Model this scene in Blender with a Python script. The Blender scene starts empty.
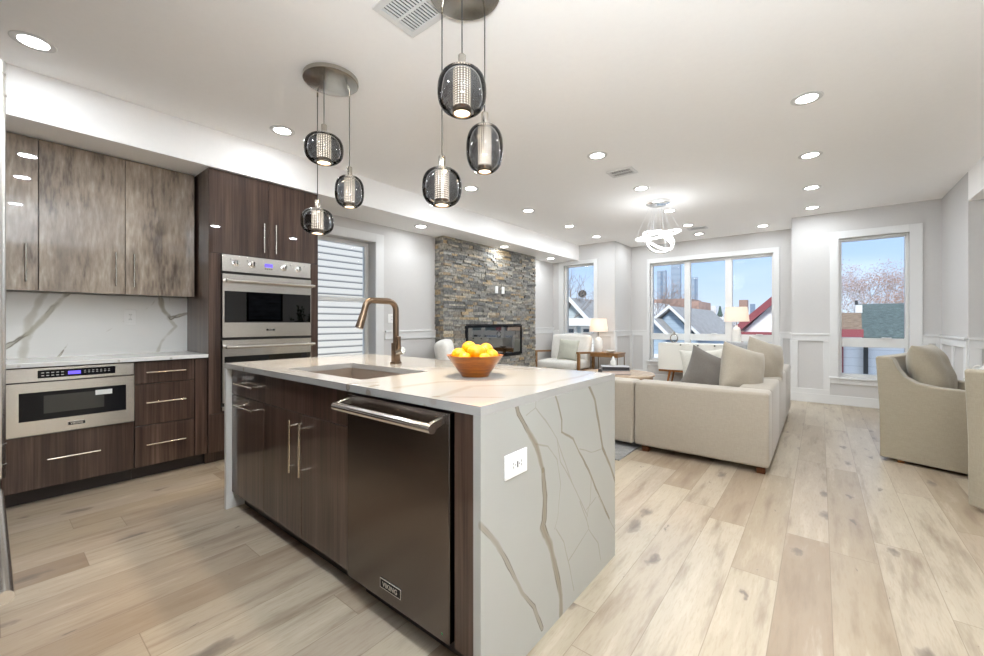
import bpy, bmesh, math, random
from mathutils import Vector, Matrix, noise
S = bpy.context.scene
COL = S.collection
PI = math.pi
R = math.radians
rnd = random.Random(7)

# ------------------------------------------------------------ camera
cam_d = bpy.data.cameras.new('camera'); cam = bpy.data.objects.new('camera', cam_d); COL.objects.link(cam)
cam_d.sensor_width = 36; cam_d.lens = 36*408/984; cam_d.shift_y = -5.5/984
cam_d.clip_start = .02; cam_d.clip_end = 4000
cam.location = (0, 0, 1.17); cam.rotation_euler = (R(90), 0, math.atan(328.5/408))
S.camera = cam
# ------------------------------------------------------------ world, exposure
W = bpy.data.worlds.new('sky'); S.world = W; W.use_nodes = True
nt = W.node_tree; nt.nodes.clear()
o = nt.nodes.new('ShaderNodeOutputWorld'); bg = nt.nodes.new('ShaderNodeBackground')
tc = nt.nodes.new('ShaderNodeTexCoord'); sp = nt.nodes.new('ShaderNodeSeparateXYZ'); cr = nt.nodes.new('ShaderNodeValToRGB')
cl = nt.nodes.new('ShaderNodeTexNoise'); cl.inputs['Scale'].default_value = 3.0; cl.inputs['Detail'].default_value = 6
mp = nt.nodes.new('ShaderNodeMapping'); mp.inputs['Scale'].default_value = (1, 1, 5)
cr2 = nt.nodes.new('ShaderNodeValToRGB'); mx = nt.nodes.new('ShaderNodeMix'); mx.data_type = 'RGBA'
nt.links.new(tc.outputs['Generated'], sp.inputs[0]); nt.links.new(sp.outputs['Z'], cr.inputs[0])
nt.links.new(tc.outputs['Generated'], mp.inputs[0]); nt.links.new(mp.outputs[0], cl.inputs['Vector']); nt.links.new(cl.outputs[0], cr2.inputs[0])
e = cr.color_ramp.elements
e[0].position = 0.0; e[0].color = (.60, .69, .80, 1)
e[1].position = .34; e[1].color = (.30, .48, .82, 1)
k = e.new(.13); k.color = (.40, .56, .83, 1)
e = cr2.color_ramp.elements; e[0].position = .5; e[0].color = (0, 0, 0, 1); e[1].position = .75; e[1].color = (.22, .22, .22, 1)
nt.links.new(cr2.outputs[0], mx.inputs['Factor']); nt.links.new(cr.outputs[0], mx.inputs[6]); mx.inputs[7].default_value = (.9, .95, 1, 1)
nt.links.new(mx.outputs[2], bg.inputs[0]); bg.inputs[1].default_value = .78
nt.links.new(bg.outputs[0], o.inputs[0])
sun_d = bpy.data.lights.new('sun', 'SUN'); sun_d.energy = 2.5; sun_d.angle = R(12); sun_d.color = (1, .97, .92)
sun = bpy.data.objects.new('sun', sun_d); COL.objects.link(sun); sun.rotation_euler = (R(48), 0, R(20))
S.view_settings.view_transform = 'Standard'; S.view_settings.look = 'None'; S.view_settings.gamma = 1
S.view_settings.exposure = 0.90; S.view_settings.use_curve_mapping = False
try:
    S.cycles.diffuse_bounces = 8; S.cycles.max_bounces = 14; S.cycles.transparent_max_bounces = 24
    S.cycles.caustics_reflective = False; S.cycles.caustics_refractive = False
except Exception: pass
LAMP_W = 6.1      # watts of each ceiling downlight
fl = bpy.data.lights.new('ceiling_fill', 'AREA'); fl.shape = 'DISK'; fl.size = .9; fl.energy = 108; fl.color = (.86, .935, 1)  # unseen fill lamp, added behind the camera to brighten the ceiling
flo = bpy.data.objects.new('ceiling_fill', fl); COL.objects.link(flo); flo.location = (.45, -.35, 1.45); flo.rotation_euler = (R(180), 0, 0)

# ------------------------------------------------------------ materials
MATS = {}
def newmat(name):
    m = bpy.data.materials.new(name); m.use_nodes = True
    m.node_tree.nodes.clear(); t = m.node_tree
    out = t.nodes.new('ShaderNodeOutputMaterial'); p = t.nodes.new('ShaderNodeBsdfPrincipled')
    t.links.new(p.outputs[0], out.inputs[0]); MATS[name] = m
    return m, t, p, out
def N(t, kind, **kw):
    n = t.nodes.new(kind)
    for k_, v in kw.items(): setattr(n, k_, v)
    return n
def ramp(t, stops, fac=None):
    n = t.nodes.new('ShaderNodeValToRGB'); el = n.color_ramp.elements
    el[0].position, el[0].color = stops[0][0], (*stops[0][1], 1)
    el[1].position, el[1].color = stops[-1][0], (*stops[-1][1], 1)
    for p_, c in stops[1:-1]:
        k_ = el.new(p_); k_.color = (*c, 1)
    if fac is not None: t.links.new(fac, n.inputs[0])
    return n
def math_n(t, op, a, b=None, c=None, clamp=False):
    n = t.nodes.new('ShaderNodeMath'); n.operation = op; n.use_clamp = clamp
    for i, v in enumerate((a, b, c)):
        if v is None: continue
        if isinstance(v, (int, float)): n.inputs[i].default_value = v
        else: t.links.new(v, n.inputs[i])
    return n.outputs[0]
def vmath(t, op, a, b=None):
    n = t.nodes.new('ShaderNodeVectorMath'); n.operation = op
    for i, v in enumerate((a, b)):
        if v is None: continue
        if isinstance(v, tuple): n.inputs[i].default_value = v
        else: t.links.new(v, n.inputs[i])
    return n
def mixc(t, f, a, b):
    n = t.nodes.new('ShaderNodeMix'); n.data_type = 'RGBA'
    if isinstance(f, (int, float)): n.inputs[0].default_value = f
    else: t.links.new(f, n.inputs[0])
    for i, v in ((6, a), (7, b)):
        if isinstance(v, tuple): n.inputs[i].default_value = (*v, 1)
        else: t.links.new(v, n.inputs[i])
    return n.outputs[2]
def srgb(h):
    h = h.lstrip('#'); c = [int(h[i:i+2], 16)/255 for i in (0, 2, 4)]
    return tuple(x/12.92 if x <= .04045 else ((x+.055)/1.055)**2.4 for x in c)
def plain(name, col, rough=.5, metal=0, coat=0, noise_s=None, bump=0, emit=None, es=0, spec=None, ior=None, stretch=None, var=.08):
    m, t, p, _ = newmat(name)
    if isinstance(col, str): col = srgb(col)
    p.inputs['Base Color'].default_value = (*col, 1); p.inputs['Roughness'].default_value = rough
    p.inputs['Metallic'].default_value = metal; p.inputs['Coat Weight'].default_value = coat; p.inputs['Coat Roughness'].default_value = .04
    if ior: p.inputs['IOR'].default_value = ior
    if emit: p.inputs['Emission Color'].default_value = (*(srgb(emit) if isinstance(emit, str) else emit), 1); p.inputs['Emission Strength'].default_value = es
    if noise_s:
        c = N(t, 'ShaderNodeTexCoord'); src = c.outputs['Object']
        if stretch:
            mp_ = N(t, 'ShaderNodeMapping'); mp_.inputs['Scale'].default_value = stretch; t.links.new(src, mp_.inputs[0]); src = mp_.outputs[0]
        n = N(t, 'ShaderNodeTexNoise'); n.inputs['Scale'].default_value = noise_s; n.inputs['Detail'].default_value = 5
        t.links.new(src, n.inputs['Vector'])
        a = tuple(x*(1-var) for x in col); b = tuple(min(1, x*(1+var)) for x in col)
        r_ = ramp(t, [(.3, a), (.7, b)], n.outputs[0]); t.links.new(r_.outputs[0], p.inputs['Base Color'])
        if bump:
            bn = N(t, 'ShaderNodeBump'); bn.inputs['Strength'].default_value = bump; bn.inputs['Distance'].default_value = .01
            t.links.new(n.outputs[0], bn.inputs['Height']); t.links.new(bn.outputs[0], p.inputs['Normal'])
    return m
def wood(name, stops, scale=(18, 18, .9), gloss=.12, coat=.6, nz=1.0, axis_rand=True, fine=.35, blotch=None, bump=0):
    m, t, p, _ = newmat(name)
    c = N(t, 'ShaderNodeTexCoord'); oi = N(t, 'ShaderNodeObjectInfo')
    off = vmath(t, 'SCALE', c.outputs['Object']).outputs[0]
    t.nodes[-1].inputs['Scale'].default_value = 1
    rv = N(t, 'ShaderNodeCombineXYZ'); q = math_n(t, 'MULTIPLY', oi.outputs['Random'], 9.0)
    for i in range(3): t.links.new(q, rv.inputs[i])
    ad = vmath(t, 'ADD', off, rv.outputs[0]).outputs[0]
    mp_ = N(t, 'ShaderNodeMapping'); mp_.inputs['Scale'].default_value = scale; t.links.new(ad, mp_.inputs[0])
    n1 = N(t, 'ShaderNodeTexNoise'); n1.inputs['Scale'].default_value = nz; n1.inputs['Detail'].default_value = 6; n1.inputs['Roughness'].default_value = .62
    n2 = N(t, 'ShaderNodeTexNoise'); n2.inputs['Scale'].default_value = nz*7; n2.inputs['Detail'].default_value = 3
    t.links.new(mp_.outputs[0], n1.inputs['Vector']); t.links.new(mp_.outputs[0], n2.inputs['Vector'])
    f = math_n(t, 'ADD', math_n(t, 'MULTIPLY', n1.outputs[0], 1-fine), math_n(t, 'MULTIPLY', n2.outputs[0], fine))
    col = ramp(t, stops, f).outputs[0]
    if blotch:
        n3 = N(t, 'ShaderNodeTexNoise'); n3.inputs['Scale'].default_value = 3.5; n3.inputs['Detail'].default_value = 7; n3.inputs['Roughness'].default_value = .65
        mp2 = N(t, 'ShaderNodeMapping'); mp2.inputs['Scale'].default_value = (2.6, 2.6, .7); t.links.new(ad, mp2.inputs[0]); t.links.new(mp2.outputs[0], n3.inputs['Vector'])
        bf = ramp(t, [(.48, (0, 0, 0)), (.68, (1, 1, 1))], n3.outputs[0]).outputs[0]
        col = mixc(t, math_n(t, 'MULTIPLY', bf, .65), col, blotch)
    t.links.new(col, p.inputs['Base Color']); p.inputs['Roughness'].default_value = gloss
    p.inputs['Coat Weight'].default_value = coat; p.inputs['Coat Roughness'].default_value = .012; p.inputs['Specular IOR Level'].default_value = .25
    return m
def fabric(name, col, s=260, b=.25, rough=.9, var=.07):
    m, t, p, _ = newmat(name)
    if isinstance(col, str): col = srgb(col)
    c = N(t, 'ShaderNodeTexCoord'); fs = []
    for st in ((1, 1, .12), (.12, .12, 1)):
        mp_ = N(t, 'ShaderNodeMapping'); mp_.inputs['Scale'].default_value = st; t.links.new(c.outputs['Object'], mp_.inputs[0])
        n = N(t, 'ShaderNodeTexNoise'); n.inputs['Scale'].default_value = s; n.inputs['Detail'].default_value = 2; t.links.new(mp_.outputs[0], n.inputs['Vector']); fs.append(n.outputs[0])
    f = math_n(t, 'MULTIPLY', math_n(t, 'ADD', fs[0], fs[1]), .5)
    r_ = ramp(t, [(.35, tuple(x*(1-var*2) for x in col)), (.65, tuple(min(1, x*(1+var)) for x in col))], f)
    t.links.new(r_.outputs[0], p.inputs['Base Color']); p.inputs['Roughness'].default_value = rough
    p.inputs['Sheen Weight'].default_value = .25
    bn = N(t, 'ShaderNodeBump'); bn.inputs['Strength'].default_value = b; bn.inputs['Distance'].default_value = .003
    t.links.new(f, bn.inputs['Height']); t.links.new(bn.outputs[0], p.inputs['Normal'])
    return m
def quartz(name, lines, base='#f1f1ee', tan='#a39b82', dark='#4f4536', rough=.08, warp=.035, tile=None):
    """veins: list of (width, strength, [points]) in the place's own metres"""
    m, t, p, _ = newmat(name)
    g = N(t, 'ShaderNodeNewGeometry'); pos = g.outputs['Position']
    nz = N(t, 'ShaderNodeTexNoise'); nz.inputs['Scale'].default_value = 7; nz.inputs['Detail'].default_value = 5; t.links.new(pos, nz.inputs['Vector'])
    w = vmath(t, 'SUBTRACT', nz.outputs['Color'], (.5, .5, .5)).outputs[0]
    ws = N(t, 'ShaderNodeVectorMath', operation='SCALE'); t.links.new(w, ws.inputs[0]); ws.inputs['Scale'].default_value = warp
    P = vmath(t, 'ADD', pos, ws.outputs[0]).outputs[0]
    nw = N(t, 'ShaderNodeTexNoise'); nw.inputs['Scale'].default_value = 9; t.links.new(pos, nw.inputs['Vector'])
    wid = math_n(t, 'ADD', math_n(t, 'MULTIPLY', nw.outputs[0], 1.3), .35)
    tot = {}
    for (wd, st, pts) in lines:
        for a, b in zip(pts[:-1], pts[1:]):
            A, B = Vector(a), Vector(b); ba = B-A
            pa = vmath(t, 'SUBTRACT', P, tuple(A)).outputs[0]
            d = N(t, 'ShaderNodeVectorMath', operation='DOT_PRODUCT'); t.links.new(pa, d.inputs[0]); d.inputs[1].default_value = tuple(ba/ba.length_squared)
            hcl = math_n(t, 'ADD', d.outputs['Value'], 0, clamp=True)
            sc = N(t, 'ShaderNodeVectorMath', operation='SCALE'); sc.inputs[0].default_value = tuple(ba); t.links.new(hcl, sc.inputs['Scale'])
            dv = vmath(t, 'DISTANCE', pa, sc.outputs[0]).outputs['Value']
            v = math_n(t, 'DIVIDE', dv, wd)
            key = st; tot[key] = v if key not in tot else math_n(t, 'MINIMUM', tot[key], v)
    col = srgb(base)
    cn = N(t, 'ShaderNodeTexNoise'); cn.inputs['Scale'].default_value = 2.5; cn.inputs['Detail'].default_value = 3; t.links.new(pos, cn.inputs['Vector'])
    cur = ramp(t, [(.3, tuple(x*.96 for x in col)), (.7, col)], cn.outputs[0]).outputs[0]
    for st, v in tot.items():
        vv = math_n(t, 'DIVIDE', v, wid)
        band = ramp(t, [(0.0, (1, 1, 1)), (.55, (.75, .75, .75)), (1.0, (0, 0, 0))], vv).outputs[0]
        cur = mixc(t, math_n(t, 'MULTIPLY', band, st), cur, srgb(tan))
        if st > .55:
            e1 = math_n(t, 'ABSOLUTE', math_n(t, 'SUBTRACT', vv, .62))
            el = ramp(t, [(0, (1, 1, 1)), (.16, (0, 0, 0))], e1).outputs[0]
            nm = N(t, 'ShaderNodeTexNoise'); nm.inputs['Scale'].default_value = 5; t.links.new(pos, nm.inputs['Vector'])
            mk = ramp(t, [(.42, (0, 0, 0)), (.56, (1, 1, 1))], nm.outputs[0]).outputs[0]
            cur = mixc(t, math_n(t, 'MULTIPLY', math_n(t, 'MULTIPLY', el, mk), .8), cur, srgb(dark))
    t.links.new(cur, p.inputs['Base Color']); p.inputs['Roughness'].default_value = rough
    return m
def glassmat(name, tint=(1, 1, 1), refl=1.0, rough=0.0, base_refl=None, ior=1.45):
    m = bpy.data.materials.new(name); m.use_nodes = True; t = m.node_tree; t.nodes.clear()
    out = N(t, 'ShaderNodeOutputMaterial'); a = N(t, 'ShaderNodeBsdfTransparent'); a.inputs[0].default_value = (*tint, 1)
    g = N(t, 'ShaderNodeBsdfGlossy'); g.inputs['Roughness'].default_value = rough; g.inputs[0].default_value = (refl, refl, refl, 1)
    fr = N(t, 'ShaderNodeFresnel'); fr.inputs[0].default_value = ior
    mx_ = N(t, 'ShaderNodeMixShader')
    f = fr.outputs[0]
    if base_refl: f = math_n(t, 'ADD', f, base_refl, clamp=True)
    t.links.new(f, mx_.inputs[0]); t.links.new(a.outputs[0], mx_.inputs[1]); t.links.new(g.outputs[0], mx_.inputs[2]); t.links.new(mx_.outputs[0], out.inputs[0])
    MATS[name] = m; return m
def brushed(name, col, rough=.28, sc=(1, 1, 90)):
    m, t, p, _ = newmat(name)
    if isinstance(col, str): col = srgb(col)
    c = N(t, 'ShaderNodeTexCoord'); mp_ = N(t, 'ShaderNodeMapping'); mp_.inputs['Scale'].default_value = sc; t.links.new(c.outputs['Object'], mp_.inputs[0])
    n = N(t, 'ShaderNodeTexNoise'); n.inputs['Scale'].default_value = 6; n.inputs['Detail'].default_value = 4; t.links.new(mp_.outputs[0], n.inputs['Vector'])
    r_ = ramp(t, [(.3, (rough*.93,)*3), (.7, (rough*1.07,)*3)], n.outputs[0]); t.links.new(r_.outputs[0], p.inputs['Roughness'])
    r2 = ramp(t, [(.3, tuple(x*.985 for x in col)), (.7, tuple(min(1, x*1.015) for x in col))], n.outputs[0]); t.links.new(r2.outputs[0], p.inputs['Base Color'])
    p.inputs['Metallic'].default_value = 1
    return m

M = MATS
plain('wall_paint', '#cccac8', .85, noise_s=40, var=.01)
plain('ceiling_paint', '#fbfaf9', .9, noise_s=30, var=.008)
plain('trim_white', '#dcdcdb', .45, noise_s=20, var=.006)
plain('vinyl', '#dededc', .35)
wood('dark_wood', [(.30, srgb('#271b15')), (.45, srgb('#3f2e26')), (.55, srgb('#503d34')), (.70, srgb('#6a554a'))], scale=(14, 14, .35), gloss=.35, coat=.75, nz=1.0)
wood('grey_wood', [(.35, srgb('#5f5247')), (.44, srgb('#8c7d6e')), (.54, srgb('#a69786')), (.66, srgb('#c2b5a4'))], scale=(5, 5, .95), gloss=.4, coat=1, nz=1.6, fine=.38, blotch=srgb('#786b60'))
wood('walnut', [(.3, srgb('#7a4a26')), (.6, srgb('#a86f3e')), (.75, srgb('#b98250'))], scale=(30, 30, 2), gloss=.4, coat=.1)
wood('leg_wood', [(.3, srgb('#3a1f10')), (.6, srgb('#5c3319')), (.75, srgb('#6b4023'))], scale=(30, 30, 2), gloss=.4, coat=.1)
wood('light_oak', [(.3, srgb('#75532f')), (.6, srgb('#99724a')), (.75, srgb('#ab845a'))], scale=(20, 2, 20), gloss=.35, coat=.2)
wood('bowl_wood', [(.3, srgb('#5a2b05')), (.5, srgb('#884a0b')), (.7, srgb('#b06c1a'))], scale=(3, 3, 26), gloss=.3, coat=.4)
brushed('steel', '#d8d5d0', .24)
brushed('steel_dw', '#6f6865', .24, sc=(1, 1, 120))
brushed('nickel', '#b9b4ab', .22, sc=(8, 8, 8))
brushed('bronze', '#83705e', .32, sc=(20, 20, 4))
plain('sink_steel', '#a3968a', .35, metal=.45)
plain('steel_polished', (.82, .81, .79), .14, metal=1)
plain('chrome', (.85, .85, .85), .08, metal=1)
plain('gold_nickel', (.80, .72, .60), .18, metal=1)
plain('black_gloss', (.010, .010, .012), .05, ior=1.28)
plain('black_matte', (.02, .018, .016), .6)
plain('kick_dark', srgb('#2d2420'), .5)
plain('panel_black', (.008, .008, .01), .12, ior=1.25)
plain('display_blue', (.05, .05, .3), .3, emit=(.16, .10, 1.0), es=.8)
plain('mark_grey', (.45, .45, .45), .4)
plain('badge_silver', (.75, .75, .75), .2, metal=1)
plain('paper_white', '#e8e8e6', .6)
plain('green_dot', (.03, .3, .08), .5)
plain('plastic_white', '#efefed', .3)
plain('slot_dark', (.04, .04, .04), .5)
fabric('sofa_linen', '#aaa091', var=.04); fabric('sofa_top', '#d0c8ba')
fabric('chair_linen', '#a09683', var=.05); fabric('white_fabric', '#e2dfd8'); fabric('pillow_dark', '#6a645d', var=.06)
fabric('pillow_beige', '#a89e8e', var=.04); fabric('pillow_sage', '#bdbcae'); fabric('pillow_pale', '#c9c5ba'); fabric('pillow_gray', '#9c9c9c', var=.2)
fabric('rug_grey', '#8f8e8b', s=90, var=.2); fabric('shade_fabric', '#f0e6dc', s=300)
plain('lacquer', '#e9e7df', .25); plain('ceramic', '#ebe9e4', .35, noise_s=60, bump=.5, var=.02)
plain('glass_jar', (.8, .82, .8), .1); plain('book_dark', '#39363a', .5); plain('book_grey', '#a6a6a8', .5); plain('book_pages', '#d7c8c0', .8)
plain('fruit', '#ec9b00', .38, noise_s=90, bump=.25, var=.05)
plain('leaf_green', (.03, .05, .02), .5); plain('picture_dark', (.05, .06, .08), .5, noise_s=3, var=.9, stretch=(1, 1, 4)); plain('stem', (.05, .03, .02), .7)
plain('lens', (1, 1, 1), .4, emit=(1, .96, .9), es=14)
plain('led', (1, 1, 1), .4, emit=(1, .98, .96), es=1.3)
plain('pend_lens', (1, 1, 1), .4, emit=(1, .80, .55), es=3)
glassmat('pane', (.97, .98, .98), .6, ior=1.2)
glassmat('smoke', (.655, .665, .68), 1.0, base_refl=.02, ior=1.18)
glassmat('oven_glass', (.05, .05, .055), 1.0, base_refl=.03)
glassmat('fire_glass', (.10, .10, .11), 1.0, base_refl=.16)
# lamp shade that lets its bulb glow through
m, t, p, out = newmat('lamp_shade'); p.inputs['Base Color'].default_value = (.93, .88, .82, 1); p.inputs['Roughness'].default_value = .9
tr = N(t, 'ShaderNodeBsdfTranslucent'); tr.inputs[0].default_value = (.95, .85, .76, 1); mx_ = N(t, 'ShaderNodeMixShader'); mx_.inputs[0].default_value = .45
t.links.new(p.outputs[0], mx_.inputs[1]); t.links.new(tr.outputs[0], mx_.inputs[2]); t.links.new(mx_.outputs[0], out.inputs[0])
# perforated pendant tube: a metal sleeve with square holes
m, t, p, out = newmat('perforated'); p.inputs['Base Color'].default_value = (.85, .74, .62, 1); p.inputs['Metallic'].default_value = 1; p.inputs['Roughness'].default_value = .25
c = N(t, 'ShaderNodeTexCoord'); s = N(t, 'ShaderNodeSeparateXYZ'); t.links.new(c.outputs['Object'], s.inputs[0])
an = math_n(t, 'MULTIPLY', math_n(t, 'ARCTAN2', s.outputs[1], s.outputs[0]), 18/(2*PI)); zz = math_n(t, 'MULTIPLY', s.outputs[2], 95)
fa = math_n(t, 'ABSOLUTE', math_n(t, 'SUBTRACT', math_n(t, 'FRACT', an), .5)); fz = math_n(t, 'ABSOLUTE', math_n(t, 'SUBTRACT', math_n(t, 'FRACT', zz), .5))
hole = math_n(t, 'LESS_THAN', math_n(t, 'MAXIMUM', fa, fz), .27)
em = N(t, 'ShaderNodeEmission'); em.inputs[0].default_value = (1, .86, .68, 1); em.inputs[1].default_value = 2.2
mx_ = N(t, 'ShaderNodeMixShader'); t.links.new(hole, mx_.inputs[0]); t.links.new(p.outputs[0], mx_.inputs[1]); t.links.new(em.outputs[0], mx_.inputs[2]); t.links.new(mx_.outputs[0], out.inputs[0])
# floor planks
m, t, p, out = newmat('floor_planks')
g = N(t, 'ShaderNodeNewGeometry'); s = N(t, 'ShaderNodeSeparateXYZ'); t.links.new(g.outputs['Position'], s.inputs[0])
u = math_n(t, 'DIVIDE', math_n(t, 'SUBTRACT', s.outputs[0], .036), .185); row = math_n(t, 'FLOOR', u); fu = math_n(t, 'FRACT', u)
wn = N(t, 'ShaderNodeTexWhiteNoise', noise_dimensions='1D'); t.links.new(row, wn.inputs['W'])
v = math_n(t, 'ADD', math_n(t, 'DIVIDE', s.outputs[1], 1.55), math_n(t, 'MULTIPLY', wn.outputs[0], 7.3)); colr = math_n(t, 'FLOOR', v); fv = math_n(t, 'FRACT', v)
cb = N(t, 'ShaderNodeCombineXYZ'); t.links.new(row, cb.inputs[0]); t.links.new(colr, cb.inputs[1])
w2 = N(t, 'ShaderNodeTexWhiteNoise', noise_dimensions='2D'); t.links.new(cb.outputs[0], w2.inputs['Vector'])
base = ramp(t, [(0, srgb('#a0907a')), (.25, srgb('#ac9f8a')), (.5, srgb('#b6aa96')), (.75, srgb('#a89884')), (.9, srgb('#93806a')), (1, srgb('#b8ad9c'))], w2.outputs[0]).outputs[0]
offv = N(t, 'ShaderNodeVectorMath', operation='SCALE'); t.links.new(w2.outputs['Color'], offv.inputs[0]); offv.inputs['Scale'].default_value = 20
pp = vmath(t, 'ADD', g.outputs['Position'], offv.outputs[0]).outputs[0]
mp_ = N(t, 'ShaderNodeMapping'); mp_.inputs['Scale'].default_value = (9, 1.1, 1); t.links.new(pp, mp_.inputs[0])
n1 = N(t, 'ShaderNodeTexNoise'); n1.inputs['Scale'].default_value = 1.6; n1.inputs['Detail'].default_value = 6; n1.inputs['Roughness'].default_value = .6; t.links.new(mp_.outputs[0], n1.inputs['Vector'])
stain = ramp(t, [(.52, (0, 0, 0)), (.72, (1, 1, 1))], n1.outputs[0]).outputs[0]
c1 = mixc(t, math_n(t, 'MULTIPLY', stain, .75), base, srgb('#7d6956'))
light = ramp(t, [(.28, (1, 1, 1)), (.45, (0, 0, 0))], n1.outputs[0]).outputs[0]
c1 = mixc(t, math_n(t, 'MULTIPLY', light, .35), c1, srgb('#d6cbb8'))
n2 = N(t, 'ShaderNodeTexNoise'); n2.inputs['Scale'].default_value = 14; n2.inputs['Detail'].default_value = 3; t.links.new(mp_.outputs[0], n2.inputs['Vector'])
c1 = mixc(t, math_n(t, 'MULTIPLY', ramp(t, [(.5, (0, 0, 0)), (.75, (1, 1, 1))], n2.outputs[0]).outputs[0], .3), c1, srgb('#8f765d'))
# knots
mk = N(t, 'ShaderNodeMapping'); mk.inputs['Scale'].default_value = (5.2, 2.3, 1); t.links.new(pp, mk.inputs[0])
nk = N(t, 'ShaderNodeTexNoise'); nk.inputs['Scale'].default_value = 5; nk.inputs['Detail'].default_value = 3; t.links.new(mk.outputs[0], nk.inputs['Vector'])
wk = N(t, 'ShaderNodeVectorMath', operation='SCALE'); t.links.new(nk.outputs['Color'], wk.inputs[0]); wk.inputs['Scale'].default_value = .36
vk = vmath(t, 'ADD', mk.outputs[0], wk.outputs[0]).outputs[0]
vo = N(t, 'ShaderNodeTexVoronoi', voronoi_dimensions='2D'); vo.inputs['Scale'].default_value = 1.0; vo.inputs['Randomness'].default_value = 1; t.links.new(vk, vo.inputs['Vector'])
sepc = N(t, 'ShaderNodeSeparateColor'); t.links.new(vo.outputs['Color'], sepc.inputs[0])
rad = math_n(t, 'MULTIPLY', math_n(t, 'POWER', sepc.outputs[0], 4.4), .24)
kf = math_n(t, 'SUBTRACT', 1, math_n(t, 'DIVIDE', vo.outputs['Distance'], math_n(t, 'ADD', rad, .001)), clamp=True)
kd = ramp(t, [(0, (0, 0, 0)), (.25, (.45, .45, .45)), (.8, (1, 1, 1))], kf).outputs[0]
c1 = mixc(t, math_n(t, 'MULTIPLY', kd, .85), c1, srgb('#2e2823'))
hal = math_n(t, 'SUBTRACT', 1, math_n(t, 'DIVIDE', vo.outputs['Distance'], math_n(t, 'ADD', math_n(t, 'MULTIPLY', rad, 2.6), .001)), clamp=True)
c1 = mixc(t, math_n(t, 'MULTIPLY', hal, .4), c1, srgb('#a39384'))
eu = math_n(t, 'MINIMUM', fu, math_n(t, 'SUBTRACT', 1, fu)); ev = math_n(t, 'MINIMUM', fv, math_n(t, 'SUBTRACT', 1, fv))
seam = math_n(t, 'MAXIMUM', math_n(t, 'LESS_THAN', eu, .008), math_n(t, 'LESS_THAN', ev, .0011))
c1 = mixc(t, math_n(t, 'MULTIPLY', seam, .5), c1, srgb('#6e5b49'))
t.links.new(c1, p.inputs['Base Color']); p.inputs['Roughness'].default_value = .36
# ledge stone
m, t, p, out = newmat('ledge_stone')
g = N(t, 'ShaderNodeNewGeometry')
cr_ = ramp(t, [(0, srgb('#686764')), (.25, srgb('#8c8a85')), (.45, srgb('#a09c93')), (.6, srgb('#aaa394')), (.72, srgb('#77736e')), (.84, srgb('#b39a74')), (.93, srgb('#c0b8a8')), (1, srgb('#8f9190'))], g.outputs['Random Per Island'])
cr_.color_ramp.interpolation = 'LINEAR'
n = N(t, 'ShaderNodeTexNoise'); n.inputs['Scale'].default_value = 28; n.inputs['Detail'].default_value = 6; t.links.new(g.outputs['Position'], n.inputs['Vector'])
dk = ramp(t, [(.35, (.35, .35, .35)), (.6, (1, 1, 1))], n.outputs[0])
mm = N(t, 'ShaderNodeMix', data_type='RGBA', blend_type='MULTIPLY'); mm.inputs[0].default_value = .75; t.links.new(cr_.outputs[0], mm.inputs[6]); t.links.new(dk.outputs[0], mm.inputs[7])
t.links.new(mm.outputs[2], p.inputs['Base Color']); p.inputs['Roughness'].default_value = .6
b = N(t, 'ShaderNodeBump'); b.inputs['Strength'].default_value = .8; b.inputs['Distance'].default_value = .01; t.links.new(n.outputs[0], b.inputs['Height']); t.links.new(b.outputs[0], p.inputs['Normal'])
def siding(name, col, pitch, line=.25, rough=.6, line_col='#333333', w=.10):  # on siding, a dark line fading up each board paints the lap shadow
    m, t, p, _ = newmat(name)
    g = N(t, 'ShaderNodeNewGeometry'); s = N(t, 'ShaderNodeSeparateXYZ'); t.links.new(g.outputs['Position'], s.inputs[0])
    f = math_n(t, 'FRACT', math_n(t, 'DIVIDE', s.outputs[2], pitch))
    r_ = ramp(t, [(0, srgb(line_col)), (w, srgb(col)), (1, srgb(col))], f)
    c = mixc(t, line, srgb(col), r_.outputs[0]); t.links.new(c, p.inputs['Base Color']); p.inputs['Roughness'].default_value = rough
    return m
siding('siding_blue', '#9fb1c2', .14, .5); siding('siding_grey_blue', '#a9b5bb', .14, .4); siding('siding_white', '#e9eaec', .16, .35, line_col='#777777')
plain('roof_grey', '#9c9994', .9, noise_s=6, var=.15, stretch=(1, 1, 1)); plain('roof_teal', '#55605c', .8, noise_s=14, var=.35, stretch=(1, 1, 2))
plain('red_trim', '#8a464b', .6); plain('shingle_brown', '#7d6c5c', .8, noise_s=12, var=.3, stretch=(1, 1, 5)); siding('tower_glass', '#919ba6', 9, .5, .8, line_col='#76838f', w=.5); plain('tower_dark', '#6e7c8c', .6)
plain('far_brown', '#a08273', .9, noise_s=.5, var=.3); plain('far_white', '#d4d4d2', .9, noise_s=.4, var=.1); plain('bark', '#8d7b6e', .9); plain('leaf_red', '#b08d7c', .9); plain('conifer', '#4a5a50', .9)
plain('ground_out', '#dcdad6', .95, noise_s=.3, var=.1); plain('pane_dark', '#4a5560', .2); plain('metal_white', '#dfe2e6', .35)

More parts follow.
